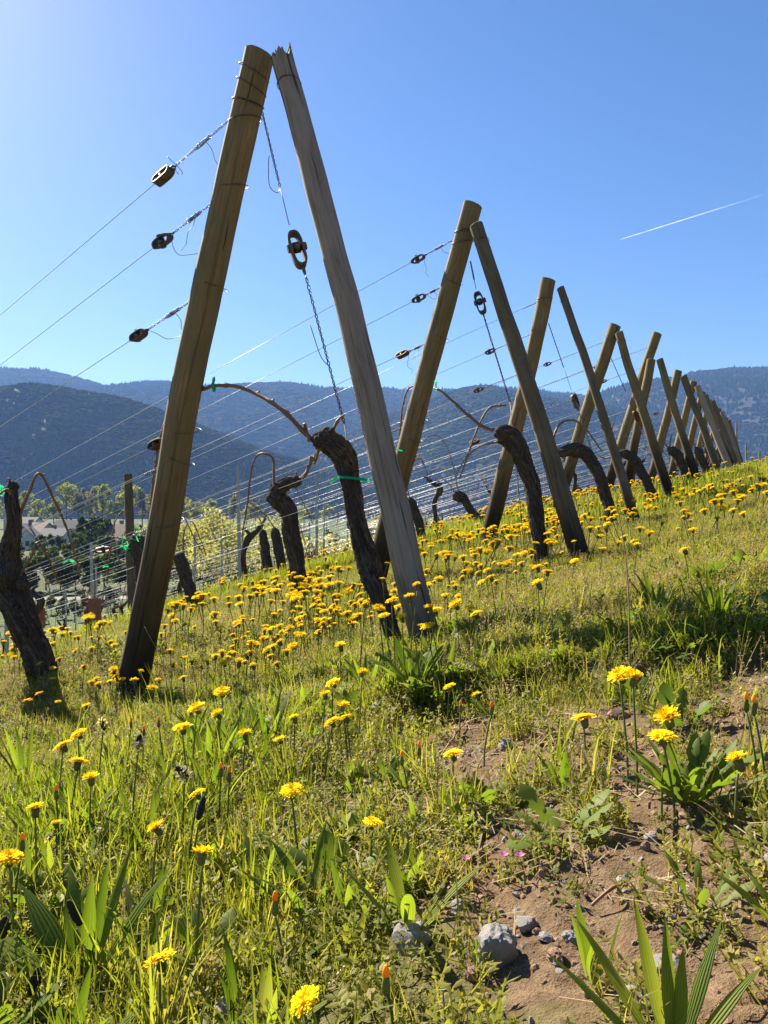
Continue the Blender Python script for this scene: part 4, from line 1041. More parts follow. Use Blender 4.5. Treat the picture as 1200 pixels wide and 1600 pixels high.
vine([(70, 1075, 66, 3.3), (52, 1010, 60, 3.3), (28, 950, 66, 3.3), (10, 905, 70, 3.32), (14, 860, 46, 3.32), (24, 815, 30, 3.3), (20, 775, 26, 3.3), (22, 752, 16, 3.3)],
     'thick leaning vine cut by the picture edge, arms tied to wires', [
     ([(28, 830, 3.3), (34, 800, 3.3), (45, 770, 3.3), (62, 740, 3.32), (85, 782, 3.4), (102, 820, 3.45), (118, 872, 3.5), (124, 900, 3.5)], .007, .004), ([(26, 905, 3.3), (44, 880, 3.3), (58, 848, 3.3), (72, 866, 3.4), (92, 912, 3.5)], .005, .003),
     ([(20, 780, 3.3), (10, 765, 3.25), (-8, 780, 3.2)], .006, .004), ([(22, 770, 3.3), (14, 748, 3.3), (8, 752, 3.3)], .004, .003)],
     [(112, 876, 3.5, .012, (0.2, 0, 1)), (3, 770, 3.3, .014, (1, 0, 0))], [(10, 900, 76, 3.3), (36, 912, 30, 3.25), (20, 760, 26, 3.3)], 9, 44, 130, 2.2, 60)
vine([(478, 952, 36, 5.6), (468, 900, 34, 5.6), (456, 840, 36, 5.6), (450, 800, 36, 5.6), (436, 782, 40, 5.6), (432, 768, 34, 5.58), (448, 756, 26, 5.55), (466, 750, 20, 5.55)],
     'short vine with a swollen twisted head in the second row', [([(428, 765, 5.55), (428, 745, 5.55), (426, 716, 5.55), (412, 709, 5.55), (400, 714, 5.6), (392, 740, 5.6), (386, 790, 5.65), (378, 840, 5.7)], .009, .005),
     ([(466, 750, 5.55), (478, 738, 5.5), (488, 722, 5.5), (494, 706, 5.5)], .009, .006), ([(464, 748, 5.55), (463, 736, 5.5)], .007, .004), ([(462, 762, 5.5), (476, 790, 5.5), (489, 818, 5.5)], .004, .003)], [], [(432, 778, 44, 5.58), (462, 752, 28, 5.55)], 14, 36, 110, 1.6, 40)
vine([(845, 892, 40, 4.4), (843, 850, 32, 4.4), (836, 790, 34, 4.4), (826, 745, 36, 4.42), (812, 705, 42, 4.42), (795, 682, 44, 4.42), (774, 672, 24, 4.4)],
     'vine bending to one side at the second brace pole', [([(772, 672, 4.4), (750, 664, 4.4), (715, 634, 4.45), (690, 612, 4.5), (678, 606, 4.55)], .010, .006), ([(665, 604, 4.72), (640, 606, 4.8), (630, 630, 4.8), (624, 680, 4.82)], .006, .005),
     ([(778, 690, 4.4), (745, 700, 4.45), (722, 725, 4.45), (712, 748, 4.45)], .005, .003), ([(790, 632, 4.5), (762, 640, 4.5), (742, 680, 4.5), (728, 720, 4.5), (718, 748, 4.5)], .006, .004)],
     [(681, 606, 4.56, .02, (1, 0, 0)), (628, 706, 4.8, .078, (.25, 0, 1))], [(790, 680, 48, 4.42), (812, 706, 44, 4.42), (845, 890, 44, 4.4)], 21, 40, 120, 2.0, 50)
vine([(955, 815, 26, 6.35), (948, 780, 24, 6.4), (937, 745, 26, 6.4), (922, 716, 28, 6.4), (902, 702, 30, 6.4), (880, 706, 24, 6.4), (862, 706, 18, 6.4)],
     'vine arching over like an elbow at the third brace pole', [([(864, 704, 6.4), (866, 680, 6.4), (878, 660, 6.45), (900, 658, 6.45), (920, 676, 6.45), (940, 705, 6.4)], .010, .006), ([(866, 702, 6.4), (848, 680, 6.4), (846, 650, 6.4)], .008, .005)],
     [], [(898, 704, 34, 6.4), (925, 722, 26, 6.4)], 27, 28, 80, 2.0, 30)
vine([(1027, 790, 22, 8.5), (1016, 765, 20, 8.5), (1003, 738, 22, 8.5), (988, 716, 22, 8.5), (968, 706, 18, 8.5)], 'low curved vine behind the fourth brace pole', [([(966, 706, 8.5), (955, 690, 8.5), (958, 660, 8.5)], .010, .006), ([(968, 706, 8.5), (950, 716, 8.5), (934, 712, 8.5)], .008, .005)], [], [(990, 720, 24, 8.5)], 31, 24, 60, 2.0, 20)
vine([(1075, 758, 20, 10.6), (1068, 735, 20, 10.6), (1058, 712, 22, 10.6), (1044, 700, 16, 10.6)], 'stubby vine beside the fifth brace pole', [([(1044, 700, 10.6), (1036, 688, 10.6), (1040, 684, 10.6)], .01, .006), ([(1046, 700, 10.6), (1050, 678, 10.6)], .01, .006)], [], [(1052, 706, 24, 10.6)], 35, 20, 40, 2.0, 12)
vine([(1110, 754, 16, 12.7), (1102, 730, 16, 12.7), (1092, 708, 18, 12.7), (1086, 698, 12, 12.7)], 'small vine beside the sixth brace pole', [([(1086, 698, 12.7), (1080, 684, 12.7)], .01, .006)], [], [], 36, 18, 30, 2.0, 8)
vine([(445, 916, 22, 8.2), (440, 880, 20, 8.2), (432, 845, 22, 8.2), (428, 824, 18, 8.2)], 'straight vine of a close standing pair in the third row', [([(428, 824, 8.2), (416, 806, 8.2), (396, 790, 8.2), (392, 786, 8.2)], .007, .004)], [], [], 41, 24, 60, 1.5, 20)
vine([(420, 918, 22, 8.4), (417, 880, 22, 8.4), (413, 850, 20, 8.4), (410, 828, 16, 8.4)], 'shaggier vine of the close standing pair, with split trunk', [([(410, 828, 8.4), (406, 812, 8.4), (400, 800, 8.4)], .007, .004)], [], [], 43, 24, 60, 1.5, 20)
vine([(302, 945, 26, 7.0), (292, 910, 26, 7.0), (284, 880, 26, 7.0), (278, 862, 20, 7.0)], 'dark vine just past the thick post with hanging canes', [([(286, 866, 7), (288, 830, 7), (300, 815, 7), (316, 850, 7.1), (322, 868, 7.1)], .006, .004), ([(290, 812, 7), (304, 842, 7), (318, 866, 7.1)], .006, .004)], [], [], 45, 24, 60, 1.8, 20)
vine([(232, 945, 40, 5.6), (226, 900, 38, 5.6), (220, 870, 40, 5.6), (212, 848, 36, 5.6)], 'vine head with bright green ties behind the thick post', [([(212, 848, 5.6), (180, 840, 5.6), (166, 838, 5.6)], .006, .004), ([(168, 900, 5.7), (174, 850, 5.7), (180, 815, 5.7), (192, 798, 5.7), (200, 800, 5.7)], .006, .004)],
     [(196, 850, 5.6, .05, (1, 0, .3)), (204, 856, 5.6, .055, (.3, 0, 1)), (216, 838, 5.55, .04, (1, 0, .2)), (168, 885, 5.7, .012, (0, 0, 1))], [(215, 850, 44, 5.6)], 47, 28, 60, 1.8, 20)
tensioner(at(160, 859, 5.6), (1, .2, .1), .13, 'brown rusty tensioner next to the bright green ties', RUST, .3)
vine([(664, 858, 20, 8.2), (656, 825, 20, 8.2), (645, 795, 22, 8.2), (640, 778, 18, 8.2)], 'vine hidden partly by the second end post', [([(640, 778, 8.2), (634, 750, 8.2), (638, 730, 8.2)], .008, .005)], [], [], 49, 22, 50, 1.8, 12)
vine([(750, 812, 20, 9.6), (735, 795, 18, 9.6), (722, 778, 22, 9.6), (710, 770, 20, 9.6)], 'leaning vine between the second and third end posts', [([(712, 770, 9.6), (700, 755, 9.6), (690, 748, 9.6), (684, 752, 9.6)], .008, .005), ([(716, 768, 9.6), (706, 720, 9.6), (690, 686, 9.6), (668, 682, 9.6), (655, 710, 9.6), (648, 740, 9.6)], .007, .004)], [], [(716, 776, 26, 9.6)], 51, 22, 50, 1.8, 12)
# further vines down the rows: four grown forms, each copy turned and sized for itself
def vine_form(seed):
    g = random.Random(seed); o = bpy.data.objects.new('grape_vine', None)
    P4 = np.array([(0, 0, -.05, .04), (g.uniform(-.05, .05), 0, .22, .030), (g.uniform(-.10, .10), .03, .45, .029), (g.uniform(-.16, .16), .02, .62, .036), (g.uniform(-.26, .26), 0, .72, .022)])
    q = spline(P4, 40); q[-4:, 3] *= np.array((.95, .85, .65, .35)); mb = MB(); tube(mb, q[:, :3], q[:, 3], 16, 0, True, bark_shape(seed), 2); flakes(mb, q[:, :3], q[:, 3], 10, seed)
    for k in range(3):
        h = q[-1-3*k, :3]; a = g.uniform(0, 6.28); e = h+np.array((math.cos(a)*.10, math.sin(a)*.05, g.uniform(.02, .12)))
        tube(mb, spline([h, (h+e)/2+np.array((0, 0, .02)), e], 8), np.linspace(.020, .011, 8), 9, 0, True, bark_shape(seed+k), 1)
    tr = mb.mesh('trunk', BARK); cs = []
    for k in range(3):
        mb = MB(); s = g.choice((-1, 1)); h = q[-1, :3]
        cane_mesh(mb, [h, h+np.array((s*.06, 0, .14)), h+np.array((s*.22, g.uniform(-.05, .05), .26+g.uniform(-.1, .08))), h+np.array((s*.42, 0, .08)), h+np.array((s*.5, 0, -.15))], .0055, .0035, 40, seed+k); cs.append(mb.mesh('cane', CANE))
    return tr, cs
VF = [vine_form(200+k) for k in range(5)]
taken = [(-1.4, 3.3), (-.6, 5.6), (.9, 4.4), (1.9, 6.4), (3, 8.5), (4.1, 10.6), (5.3, 12.7), (-1.1, 8.2), (-1.3, 8.4), (-1.75, 7.0), (-1.75, 5.6), (.44, 8.2), (1.2, 9.6)]
kk = 0
for i in range(len(ROWS)):
    for j in range(12 if i > 5 else 20):
        t = .55+1.35*j+U(-.2, .2); x, y = row_point(i, t)
        g = gp(x, y)
        if min((x-a)**2+(y-b)**2 for a, b in taken) < .55 or x/y < -.56 or (i == 0 and j < 3): continue
        o = empty('grape_vine', g, 'dark bare vine, %s down the %s trellis row from the front' % (NUM[j], ORD[i]), 'vine', 'grape vines')
        o.rotation_euler = (U(-.1, .1), U(-.1, .1), math.atan2(1, -1.25)+U(-.5, .5)+(math.pi if U(0, 1) < .5 else 0)); s = U(.8, 1.12); o.scale = (s, s, s)
        tr, cs = VF[kk % 5]; kk += 1
        link('trunk', tr, o)
        for c in cs[:random.randint(1, 3)]: link('cane', c, o)

# ------------------------------------------------------------------ yellow flowers
def head_mesh(seed, rad=.0150, cup=.35):
    g = random.Random(seed); mb = MB()
    for layer, (n, r, el, z) in enumerate(((40, 1.0, cup*.6, 0), (34, .84, cup*.8+.12, .0006), (26, .62, cup+.26, .0011), (16, .38, cup+.5, .0014))):
        for i in range(n):
            a = i/n*6.283+g.uniform(-.12, .12)+layer*.1; l = rad*r*g.uniform(.86, 1.08); e = el*g.uniform(.5, 1.3); w = rad*.085*g.uniform(.8, 1.2)
            d = np.array((math.cos(a)*math.cos(e), math.sin(a)*math.cos(e), math.sin(e))); s = np.array((-math.sin(a), math.cos(a), 0))
            b = d*rad*.08+np.array((0, 0, z)); m_ = b+d*l*.6-np.array((0, 0, rad*.02)); t = b+d*l-np.array((0, 0, rad*.10*g.uniform(0, 1.5)))
            mb.add([b-s*w*.4, b+s*w*.4, m_+s*w, m_-s*w, t+s*w*.85, t-s*w*.85], [(0, 1, 2, 3), (3, 2, 4, 5)])
    return mb.mesh('petals', PETAL, smooth=False)
def calyx_mesh():
    mb = MB(); tube(mb, [(0, 0, -.012), (0, 0, -.010), (0, 0, -.005), (0, 0, .0005)], [.0016, .0042, .0048, .0056], 9); return mb.mesh('calyx', STEM)
def stem_mesh(h, seed):
    g = random.Random(seed); mb = MB(); a = g.uniform(0, 6.28); k = g.uniform(.05, .16)*h
    p = spline([(k*math.cos(a), k*math.sin(a), -.01), (k*.9*math.cos(a), k*.9*math.sin(a), h*.3), (k*.3*math.cos(a), k*.3*math.sin(a), h*.75), (0, 0, h-.010)], 9); tube(mb, p, np.linspace(.0015, .0011, 9), 5); return mb.mesh('stem', STEM)
HEADS = [head_mesh(500+k, (.0150, .0150, .0150, .0145, .0150, .0125, .013)[k], (.12, .25, .38, .6, .2, 1.1, .85)[k]) for k in range(7)]; CALYX = calyx_mesh()
STEMS = {h: [stem_mesh(h, 600+k+int(h*1000)) for k in range(4)] for h in (.06, .09, .12, .16, .20)}
def flower(x, y, h, label, group, s=1.0, tilt=.3, name='yellow_flower'):
    g = gp(x, y); hs = min(STEMS, key=lambda q: abs(q-h)); o = empty(name, g, label, 'flower', group); k = h/hs
    st = link('stem', random.choice(STEMS[hs]), o); st.scale = (1, 1, k); st.rotation_euler = (0, 0, U(0, 6.28))
    hd = link('petals', random.choice(HEADS), o, (0, 0, h)); cx = link('calyx', CALYX, o, (0, 0, h))
    d = Vector((SUNV.x*tilt*1.0+U(-.45, .4), SUNV.y*tilt*.6+U(-.55, .25), 1)).normalized(); q = d.to_track_quat('Z', 'Y').to_euler()
    for p in (hd, cx): p.rotation_euler = q; p.scale = (s, s, s)
    return o
# the flowers near the lens, one by one: head place in the photograph, stem length, size, label
NEAR = [(307, 1108, .13, 1.05, 'flower tilted on a tall stem just below the thick post foot'), (285, 1138, .12, 1.1, 'wide flower under the tilted one, below the thick post'), (340, 1117, .11, .95, 'small flat flower between plantain tips below the thick post'),
        (383, 1149, .10, .95, 'flat flower seen edge on, amid upright plantain leaves'), (122, 1147, .13, 1.1, 'upper flower of the overlapping trio in the tall grass'), (98, 1165, .12, 1.25, 'largest flower of the overlapping trio, tilted steeply'), (122, 1192, .11, 1.1, 'lower flower of the overlapping trio in the tall grass'),
        (142, 1218, .10, 1.0, 'single flower right below the overlapping trio'), (55, 1266, .11, 1.15, 'flat flower on a stout stem at the grassy picture edge'), (88, 1288, .07, .7, 'half open small flower beside the flat one at the edge'), (15, 1345, .11, 1.1, 'flower cut close to the picture edge, over dark shade'),
        (308, 1242, .10, .95, 'fringed flower beside the fuzzy seed head stalk'), (456, 1238, .11, 1.15, 'large double looking flower above the fallen twig'), (245, 1298, .10, 1.05, 'flower split by a long grass blade'), (316, 1337, .12, 1.05, 'tall stemmed flower rising over the plantain leaves'),
        (250, 1502, .07, 1.1, 'lowest big flower, tilted, next to the broad leaved plantain'), (476, 1575, .05, .95, 'flower at the bottom picture edge beside bare earth'), (582, 1286, .06, .9, 'dull yellow flower by the fallen twig'), (708, 1178, .06, .95, 'lone flower at the border of the bare earth'),
        (536, 1106, .11, .95, 'top flower of the tight cluster over plantain leaves'), (518, 1131, .10, .95, 'left flower of the tight cluster over plantain leaves'), (541, 1123, .10, .95, 'right flower of the tight cluster over plantain leaves'), (520, 1068, .12, 1.0, 'orange tinged flower beside silvery leaves'),
        (437, 1157, .07, .7, 'tiny flower between the two flower clusters'), (460, 1126, .09, .85, 'small flower before the tight cluster'), (508, 1086, .10, .9, 'flower under the orange tinged one'), (566, 1052, .12, .9, 'flower between silvery leaves and the brace foot'),
        (702, 1074, .07, .85, 'small flower bowing over the shaded bank'), (745, 1087, .05, .7, 'tiny half shut flower in the shade of the bank'), (912, 1122, .07, 1.15, 'round flower facing the lens beside the reddish stone'), (969, 1058, .13, 1.05, 'left of two flowers on one tall stem above the stone'),
        (989, 1061, .13, 1.0, 'right of two flowers on one tall stem above the stone'), (1043, 1124, .10, 1.15, 'upper of two stacked flowers over the leafy rosette'), (1036, 1150, .09, 1.0, 'lower of two stacked flowers over the leafy rosette'), (1153, 1192, .07, .95, 'flat flower leaning out from the leafy rosette'),
        (570, 945, .20, 1.0, 'flower at the lower end of the brace foot bunch'), (592, 950, .19, 1.0, 'second flower of the brace foot bunch'), (612, 940, .20, 1.0, 'third flower of the brace foot bunch'), (640, 936, .20, 1.05, 'flower right before the grey brace pole'),
        (628, 970, .17, .95, 'broad flower low in the brace foot bunch'), (672, 951, .19, 1.05, 'flower at the edge of the grey brace pole'), (668, 982, .17, 1.1, 'two tiered flower beside the brace foot'), (652, 920, .22, .9, 'topmost flower before the brace pole'),
        (600, 966, .18, .9, 'small flower inside the brace foot bunch'), (598, 905, .23, .9, 'high flower before the vine trunk knob')]
taken_f = []
for px, py, h, s, lb in NEAR:
    g = on_ground(px, py, h); flower(g.x, g.y, h, 'yellow '+lb, 'yellow flowers close to the lens', s*(.90 if py < 1225 else .74), .38); taken_f.append((g.x, g.y))
# drifts up the slope
def drift(x, y):
    a = n2(x, y, .9, 2, 71); b = n2(x, y, 2.6, 2, 72)
    lane = np.exp(-((x-(-.35+.36*(y-2.6)))/(.55+.10*y))**2)
    return np.clip((.10+1.0*lane)*sst(-.35, .45, a+.5*b), 0, 1)*sst(1.55, 2.1, y)+.11*sst(1.3, 2.0, y)*sst(-.3, .3, n2(x, y, 1.9, 2, 75))
fx, fy = spread_points(21000, 1.4, 26.0, .95)
dens = drift(fx, fy)*np.clip(3.6/np.sqrt(fy), .4, 1)
kp = rng.random(len(fx)) < dens*.95; fx, fy = fx[kp], fy[kp]
fh = .09+.07*rng.random(len(fx))+.02*sst(2, 6, fy)
fz = gz(fx, fy)+fh; vis = in_view(fx, fy, fz, 5)
fx, fy, fh, fz = fx[vis], fy[vis], fh[vis], fz[vis]; order = np.argsort(fy); fx, fy, fh = fx[order], fy[order], fh[order]
NF = 300-len(NEAR)
for x, y, h in zip(fx[:NF], fy[:NF], fh[:NF]):
    px = 600+x/y*F
    where = 'left of the thick end post' if px < 190 else 'between thick post and twisted vine' if px < 420 else 'around the twisted short vine' if px < 540 else 'behind the grey brace pole foot' if px < 690 else 'just past the grey brace pole' if px < 800 else 'below the second brace pole' if px < 930 else 'under the third and fourth brace poles' if px < 1080 else 'on the slope near the picture edge'
    band_ = 'close' if y < 2.6 else 'middle' if y < 3.6 else 'far'
    lb = 'yellow flower %s, %s part of the drift' % (where, band_)
    flower(x, y, h, lb, 'flowers '+where+', '+band_+' part', U(.75, 1.35), .35)
def flower_template(k):
    mb = MB()
    for me, z, m in ((HEADS[k], .11, 0),):
        v = np.array([q.co for q in me.vertices])+np.array((0, 0, z)); mb.add(v, [tuple(p.vertices) for p in me.polygons], 0)
    v = np.array([q.co for q in STEMS[.12][k % 4].vertices]); mb.add(v, [tuple(p.vertices) for p in STEMS[.12][k % 4].polygons], 1)
    v = np.array([q.co for q in CALYX.vertices])+np.array((0, 0, .11)); mb.add(v, [tuple(p.vertices) for p in CALYX.polygons], 1)
    return mb.mesh('yellow_flower', [PETAL, STEM], smooth=False)
ff = [flower_template(k) for k in range(5)]
rx, ry, rh = fx[NF:], fy[NF:], fh[NF:]; m = len(rx)
scatter('flower_drift', np.stack([rx, ry, gz(rx, ry)], -1), np.stack([rng.normal(-.12, .22, m), rng.normal(-.12, .22, m), rng.random(m)*6.28], -1), 1.25+.6*rng.random(m), rng.integers(0, 5, m), ff, 'dense drift of yellow flowers running along the far rows', 'flowers')
# buds and spent heads
budm = MB(); tube(budm, [(0, 0, -.012), (0, 0, -.009), (0, 0, -.002), (0, 0, .003)], [.0015, .0042, .0038, .003], 8); BUDC = budm.mesh('calyx', STEM)
budm = MB(); tube(budm, [(0, 0, .002), (0, 0, .007), (0, 0, .011)], [.0030, .0034, .0016], 8); BUDT = budm.mesh('bud_tip', BUD)
for px, py, h, lb in [(248, 1128, .11, 'orange tipped bud beside the yellow tilted flower'), (205, 1130, .11, 'orange bud next to the fuzzy seed head'), (225, 1142, .10, 'smaller bud right of the fuzzy seed head'), (345, 1205, .09, 'bud over the plantain leaves below the post'), (88, 1240, .10, 'dark stemmed bud above the flat edge flower'),
                      (430, 1415, .07, 'orange bud low over the shaded weeds'), (358, 1210, .10, 'slim bud beside the plantain tips'), (1166, 1098, .09, 'yellow bud of the forked pair near the picture edge'), (1178, 1104, .09, 'brown bud of the forked pair near the picture edge'), (768, 1108, .08, 'orange bud before the reddish stone'),
                      (603, 1545, .04, 'orange bud over the bare earth near the bottom'), (655, 1172, .05, 'tiny orange bud in the weeds beside the earth'), (628, 1185, .05, 'yellow bud in the low weeds'), (720, 1105, .05, 'orange bud in the shade of the bank'), (35, 1320, .09, 'slender orange bud at the grassy edge')]:
    g = on_ground(px, py, h); o = empty('flower_bud', g, lb, 'bud', 'closed flower buds'); hs = min(STEMS, key=lambda q: abs(q-h))
    st = link('stem', random.choice(STEMS[hs]), o); st.scale = (1, 1, h/hs); bc = link('calyx', BUDC, o, (0, 0, h)); bt = link('bud_tip', BUDT, o, (0, 0, h)); bc.scale = bt.scale = (.72, .72, .9)
def spike_meshes(seed):
    mb = MB(); p = spline([(0, 0, -.008), (0, .001, .004), (0, 0, .018)], 14); tube(mb, p, .0042*np.sin(np.linspace(.25, 3.0, 14))**.6, 12, 0, True, lambda th, s, RR: 1+.3*np.sin(th*6+s*900)); a = mb.mesh('spike', SPIKE)
    mb = MB(); g = random.Random(seed)
    for i in range(90):
        a_ = g.uniform(0, 6.28); z = g.uniform(-.006, .012); d = np.array((math.cos(a_), math.sin(a_), g.uniform(-.2, .4))); b = d*.004+np.array((0, 0, z)); e = b+d*g.uniform(.003, .007); s = np.array((-d[1], d[0], 0))*.0007
        mb.add([b-s*.5, b+s*.5, e+s*1.6, e-s*1.6], [(0, 1, 2, 3)])
    return a, mb.mesh('anthers', FUZZ)
SPM = spike_meshes(1)
for px, py, h, fz_, lb in [(216, 1165, .12, True, 'dark plantain seed head with a pale fuzzy ring'), (288, 1212, .10, True, 'bent over plantain seed head with pale fuzz'), (312, 1273, .09, False, 'small black seed head on the fallen twig line'), (161, 1135, .13, True, 'faded seed head in the tall grass'), (5, 1455, .08, False, 'black seed head at the picture edge'),
                           (120, 1440, .06, False, 'dark seed head over the broad leaved plantain'), (52, 1542, .03, False, 'low dark seed head near the bottom corner')]:
    g = on_ground(px, py, h); o = empty('seed_head', g, lb, 'seed head', 'plantain seed heads'); hs = min(STEMS, key=lambda q: abs(q-h))
    st = link('stem', random.choice(STEMS[hs]), o); st.scale = (1, 1, h/hs); sp = link('spike', SPM[0], o, (0, 0, h)); sp.rotation_euler = (U(-.6, .6), U(-.6, .6), 0)
    if fz_: an = link('anthers', SPM[1], o, (0, 0, h)); an.rotation_euler = sp.rotation_euler
for px, py, h, mt, lb in [(728, 1348, .025, PINK, 'largest pink wild flower on the bare earth'), (787, 1340, .025, PINK, 'middle one of three pink wild flowers'), (812, 1340, .025, PINK, 'smallest of three pink wild flowers'), (486, 1166, .06, PINK, 'pale pink flower in the grass under the tight yellow cluster'), (655, 1290, .02, BLUE, 'tiny blue flower left of the earth patch'), (810, 1306, .02, BLUE, 'tiny blue flower above the pink ones')]:
    g = on_ground(px, py, h); o = empty('wild_flower', g, lb, 'flower'); mb = MB()
    for k in range(6 if mt is PINK else 4):
        a = k*6.283/(6 if mt is PINK else 4); blade(mb, (0, 0, h), a, .006 if mt is PINK else .0035, .004 if mt is PINK else .003, 1.0, .4, 0, 3, 0, lambda t: .35+.65*math.sin(3.0*t) if t < .95 else .2)
    link('petals', mb.mesh('petals', mt), o); st = link('stem', STEMS[.06][0], o); st.scale = (.7, .7, h/.06)

# ------------------------------------------------------------------ single plants close to the lens
def leafy(name, loc, leaves, mat, label, cat, group=None):
    o = empty(name, loc, label, cat, group)
    for (az, l, w, lean, bend, pr, fold) in leaves:
        mb = MB(); blade(mb, (.005*math.cos(az), .005*math.sin(az), -.003), az, l, w, lean, bend, 0, 14, fold, pr, U(-.35, .35)); link('leaf', mb.mesh('leaf', mat), o)
    return o
def rosl(k): return lambda t: (spoon(t)*(.8+.3*math.cos(t*24+k)) if t < .75 else spoon(t))
g = on_ground(1052, 1665); leafy('plantain', g, [(2.2, .085, .0075, .75, .35, lance, .4), (1.75, .085, .0075, .4, .3, lance, .4), (1.35, .075, .007, .3, .35, lance, .4), (.75, .085, .0075, .65, .35, lance, .4), (.35, .075, .0075, .8, .4, lance, .4), (2.7, .085, .010, .85, .3, lance, .4), (3.3, .07, .010, .95, .3, lance, .4), (-.4, .07, .010, .8, .4, lance, .4), (-1.6, .045, .009, .9, .3, lance, .4), (1.0, .06, .008, .3, .2, lance, .4)],
     PLANT, 'big long leaved plantain at the bottom, growing out of bare earth', 'plantain', 'single plantains')
g = on_ground(130, 1545); leafy('plantain', g, [(2.5, .12, .020, .9, .35, lance, .3), (3.0, .13, .024, 1.05, .2, lance, .3), (2.1, .11, .018, .6, .6, lance, .3), (.9, .13, .013, .3, .25, lance, .4), (.6, .12, .014, .55, .55, lance, .4), (1.6, .10, .012, .1, .3, lance, .4), (-.2, .06, .016, 1.0, .2, lance, .3), (-1.4, .05, .016, 1.0, .3, lance, .3), (1.2, .11, .011, .2, .2, lance, .4)],
     PLANT, 'broad leaved plantain spreading at the bottom grassy corner', 'plantain', 'single plantains')
for px, py, n, l, lb in [(640, 1390, 8, .055, 'small plantain tuft at the edge of the bare earth'), (555, 1435, 6, .05, 'low plantain beside the dark stone'), (545, 1225, 5, .05, 'sparse plantain on the bank'), (735, 1265, 7, .045, 'dark plantain clump left of the earth patch'), (880, 1235, 5, .05, 'young plantain left of the leafy rosette'), (575, 1080, 7, .11, 'silvery leaved plant beside the tight flower cluster'),
                         (420, 1170, 8, .12, 'tall upright plantain below the thick post'), (330, 1210, 8, .12, 'upright plantain among the buds'), (40, 1230, 8, .15, 'tall plantain at the grassy picture edge'), (1030, 960, 16, .095, 'lush plantain clump on the slope beyond the bank'), (1120, 975, 15, .09, 'second lush clump, nearer the picture edge'), (930, 1540, 4, .05, 'thin plantain between stones and the big plantain')]:
    g = on_ground(px, py); leafy('plantain', g, [(i*6.283/n+U(-.4, .4), l*U(.7, 1.2), .0095*U(.8, 1.3), U(.1, .8), U(.1, .7), lance, .4) for i in range(n)], PLANT, lb, 'plantain', 'single plantains')
for px, py, n, l, lb in [(1075, 1262, 48, .085, 'large leafy rosette carrying the stacked yellow flowers'), (650, 1085, 44, .12, 'bushy leaf rosette at the foot of the grey brace pole'), (1090, 1440, 10, .05, 'flat lobed rosette above the big plantain'), (760, 1050, 12, .08, 'dark leaf clump in the shade behind the bank'), (640, 1240, 9, .05, 'spreading rosette in the weeds near the twig'), (880, 1150, 9, .05, 'rosette below the round flower'), (480, 1330, 10, .06, 'leafy weed in the middle of the grass')]:
    g = on_ground(px, py); leafy('leaf_rosette', g, [(i*2.4+U(-.3, .3), l*U(.6, 1.15), l*.135*U(.7, 1.2), U(.2, 1.25), U(.1, .9), rosl(U(0, 6)), .25) for i in range(n)], ROS, lb, 'weed', 'leaf rosettes')
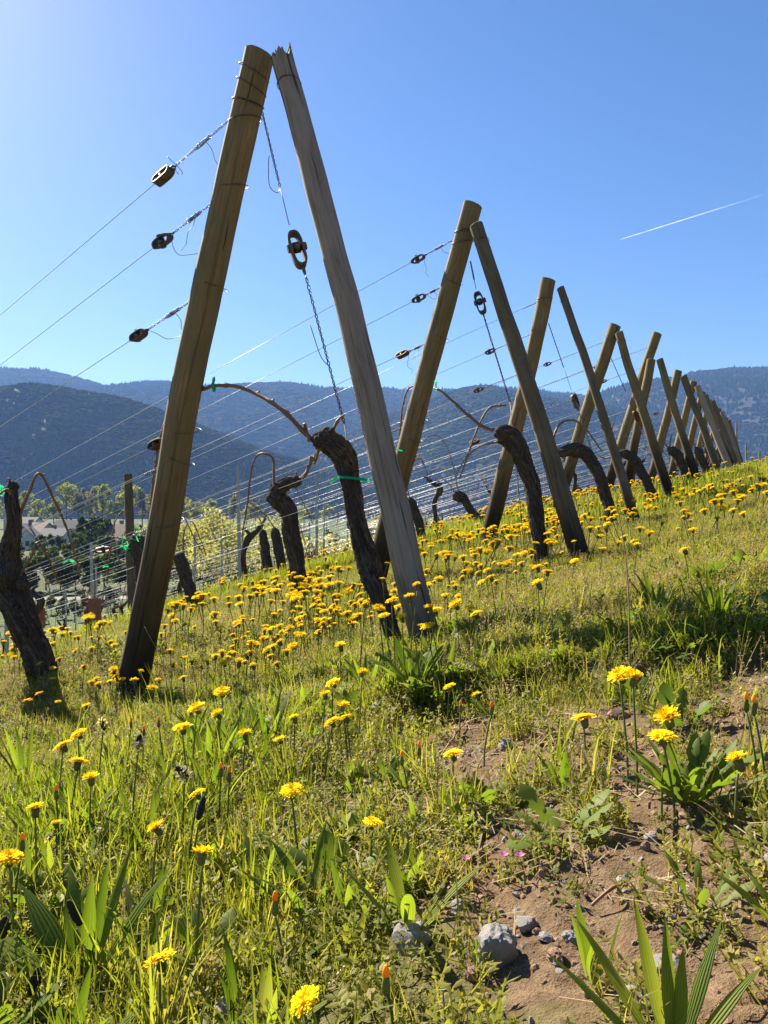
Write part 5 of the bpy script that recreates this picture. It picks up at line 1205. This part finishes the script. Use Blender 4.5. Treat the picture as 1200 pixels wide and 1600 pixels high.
# stones
STN = [(778, 1508, .0185, STONE, 'pale angular stone lying on the bare earth', 0), (645, 1478, .020, STONE, 'flat grey stone half under weeds', 1), (820, 1448, .010, STONE, 'flat light pebble above the angular stone', 2), (855, 1470, .007, STONE, 'small grey pebble beside the angular stone', 3), (893, 1476, .008, STONE, 'dark pebble left of the big plantain', 4), (870, 1500, .008, STONER, 'reddish pebble between stone and plantain', 5),
       (968, 1120, .017, STONER, 'brownish round stone on the bank below two flowers', 6), (790, 1168, .016, STONE, 'grey stone on the bare earth of the bank', 7), (765, 1162, .009, STONE, 'smaller stone touching the grey stone of the bank', 8), (1040, 1512, .010, STONE, 'grey pebble behind the big plantain', 9), (1185, 1185, .014, STONE, 'grey stone at the picture edge', 10), (715, 1425, .008, STONE, 'pebble on the earth left of the pink flowers', 11),
       (685, 1420, .007, STONER, 'small reddish clod left of the earth patch', 12), (738, 1535, .008, STONER, 'clod beside the angular stone', 13), (1000, 1575, .011, STONE, 'stone under the leaves of the big plantain', 14), (1015, 1310, .007, STONE, 'pebble under the leafy rosette', 15), (355, 1590, .012, STONE, 'stone at the bottom edge in the grass', 16), (1000, 970, .02, STONER, 'brown clod among the flowers on the slope', 17)]
for px, py, r, mt, lb, k in STN:
    g = on_ground(px, py+r*500*.6); me = t_rock(3, 60+k, mt, .95 if k == 0 else U(.6, .85), .22)
    o = link('stone', me); o.location = g+Vector((0, 0, r*(.5 if k == 0 else .25))); o.scale = (r, r, r); o.rotation_euler = (U(-.2, .2), U(-.2, .2), U(0, 6.28)); tag(o, lb, 'stone', 'loose stones')
# fallen canes and twigs
for pts, r, lb in [([(325, 1275), (370, 1300), (405, 1330), (432, 1362)], .0022, 'thin fallen vine twig lying in the grass'), ([(570, 1228), (588, 1252), (605, 1290), (612, 1305)], .0024, 'reddish fallen twig by the dull yellow flower'), ([(690, 1190), (720, 1150), (748, 1115)], .0018, 'dry twig leaning on the shaded bank'), ([(930, 1440), (955, 1415), (968, 1395)], .0014, 'pale dry stalk on the bare earth')]:
    P = [on_ground(a, b)+Vector((0, 0, .006+.006*(i % 2))) for i, (a, b) in enumerate(pts)]; mb = MB(); cane_mesh(mb, P, r, r*.7, 40, int(pts[0][0]))
    o = link('fallen_twig', mb.mesh('fallen_twig', CANE, P[0]), None, P[0]); tag(o, lb, 'twig', 'fallen twigs')
# dry grass stems that stand above the sward
for px, py, h, lb in [(985, 1010, .32, 'single dry grass stem rising beside the two flowers'), (250, 930, .35, 'dry grass stem left of the second vine row'), (265, 1080, .3, 'dry grass stem before the thick post')]:
    g = on_ground(px, py+60, .0); o = empty('dry_stem', g, lb, 'grass stem', 'dry stems'); mb = MB(); a = U(0, 6.28)
    tube(mb, spline([(0, 0, 0), (.02*math.cos(a), .02*math.sin(a), h*.6), (.09*math.cos(a), .09*math.sin(a), h)], 12), np.linspace(.0016, .0006, 12), 5); link('stalk', mb.mesh('stalk', STRAW), o)
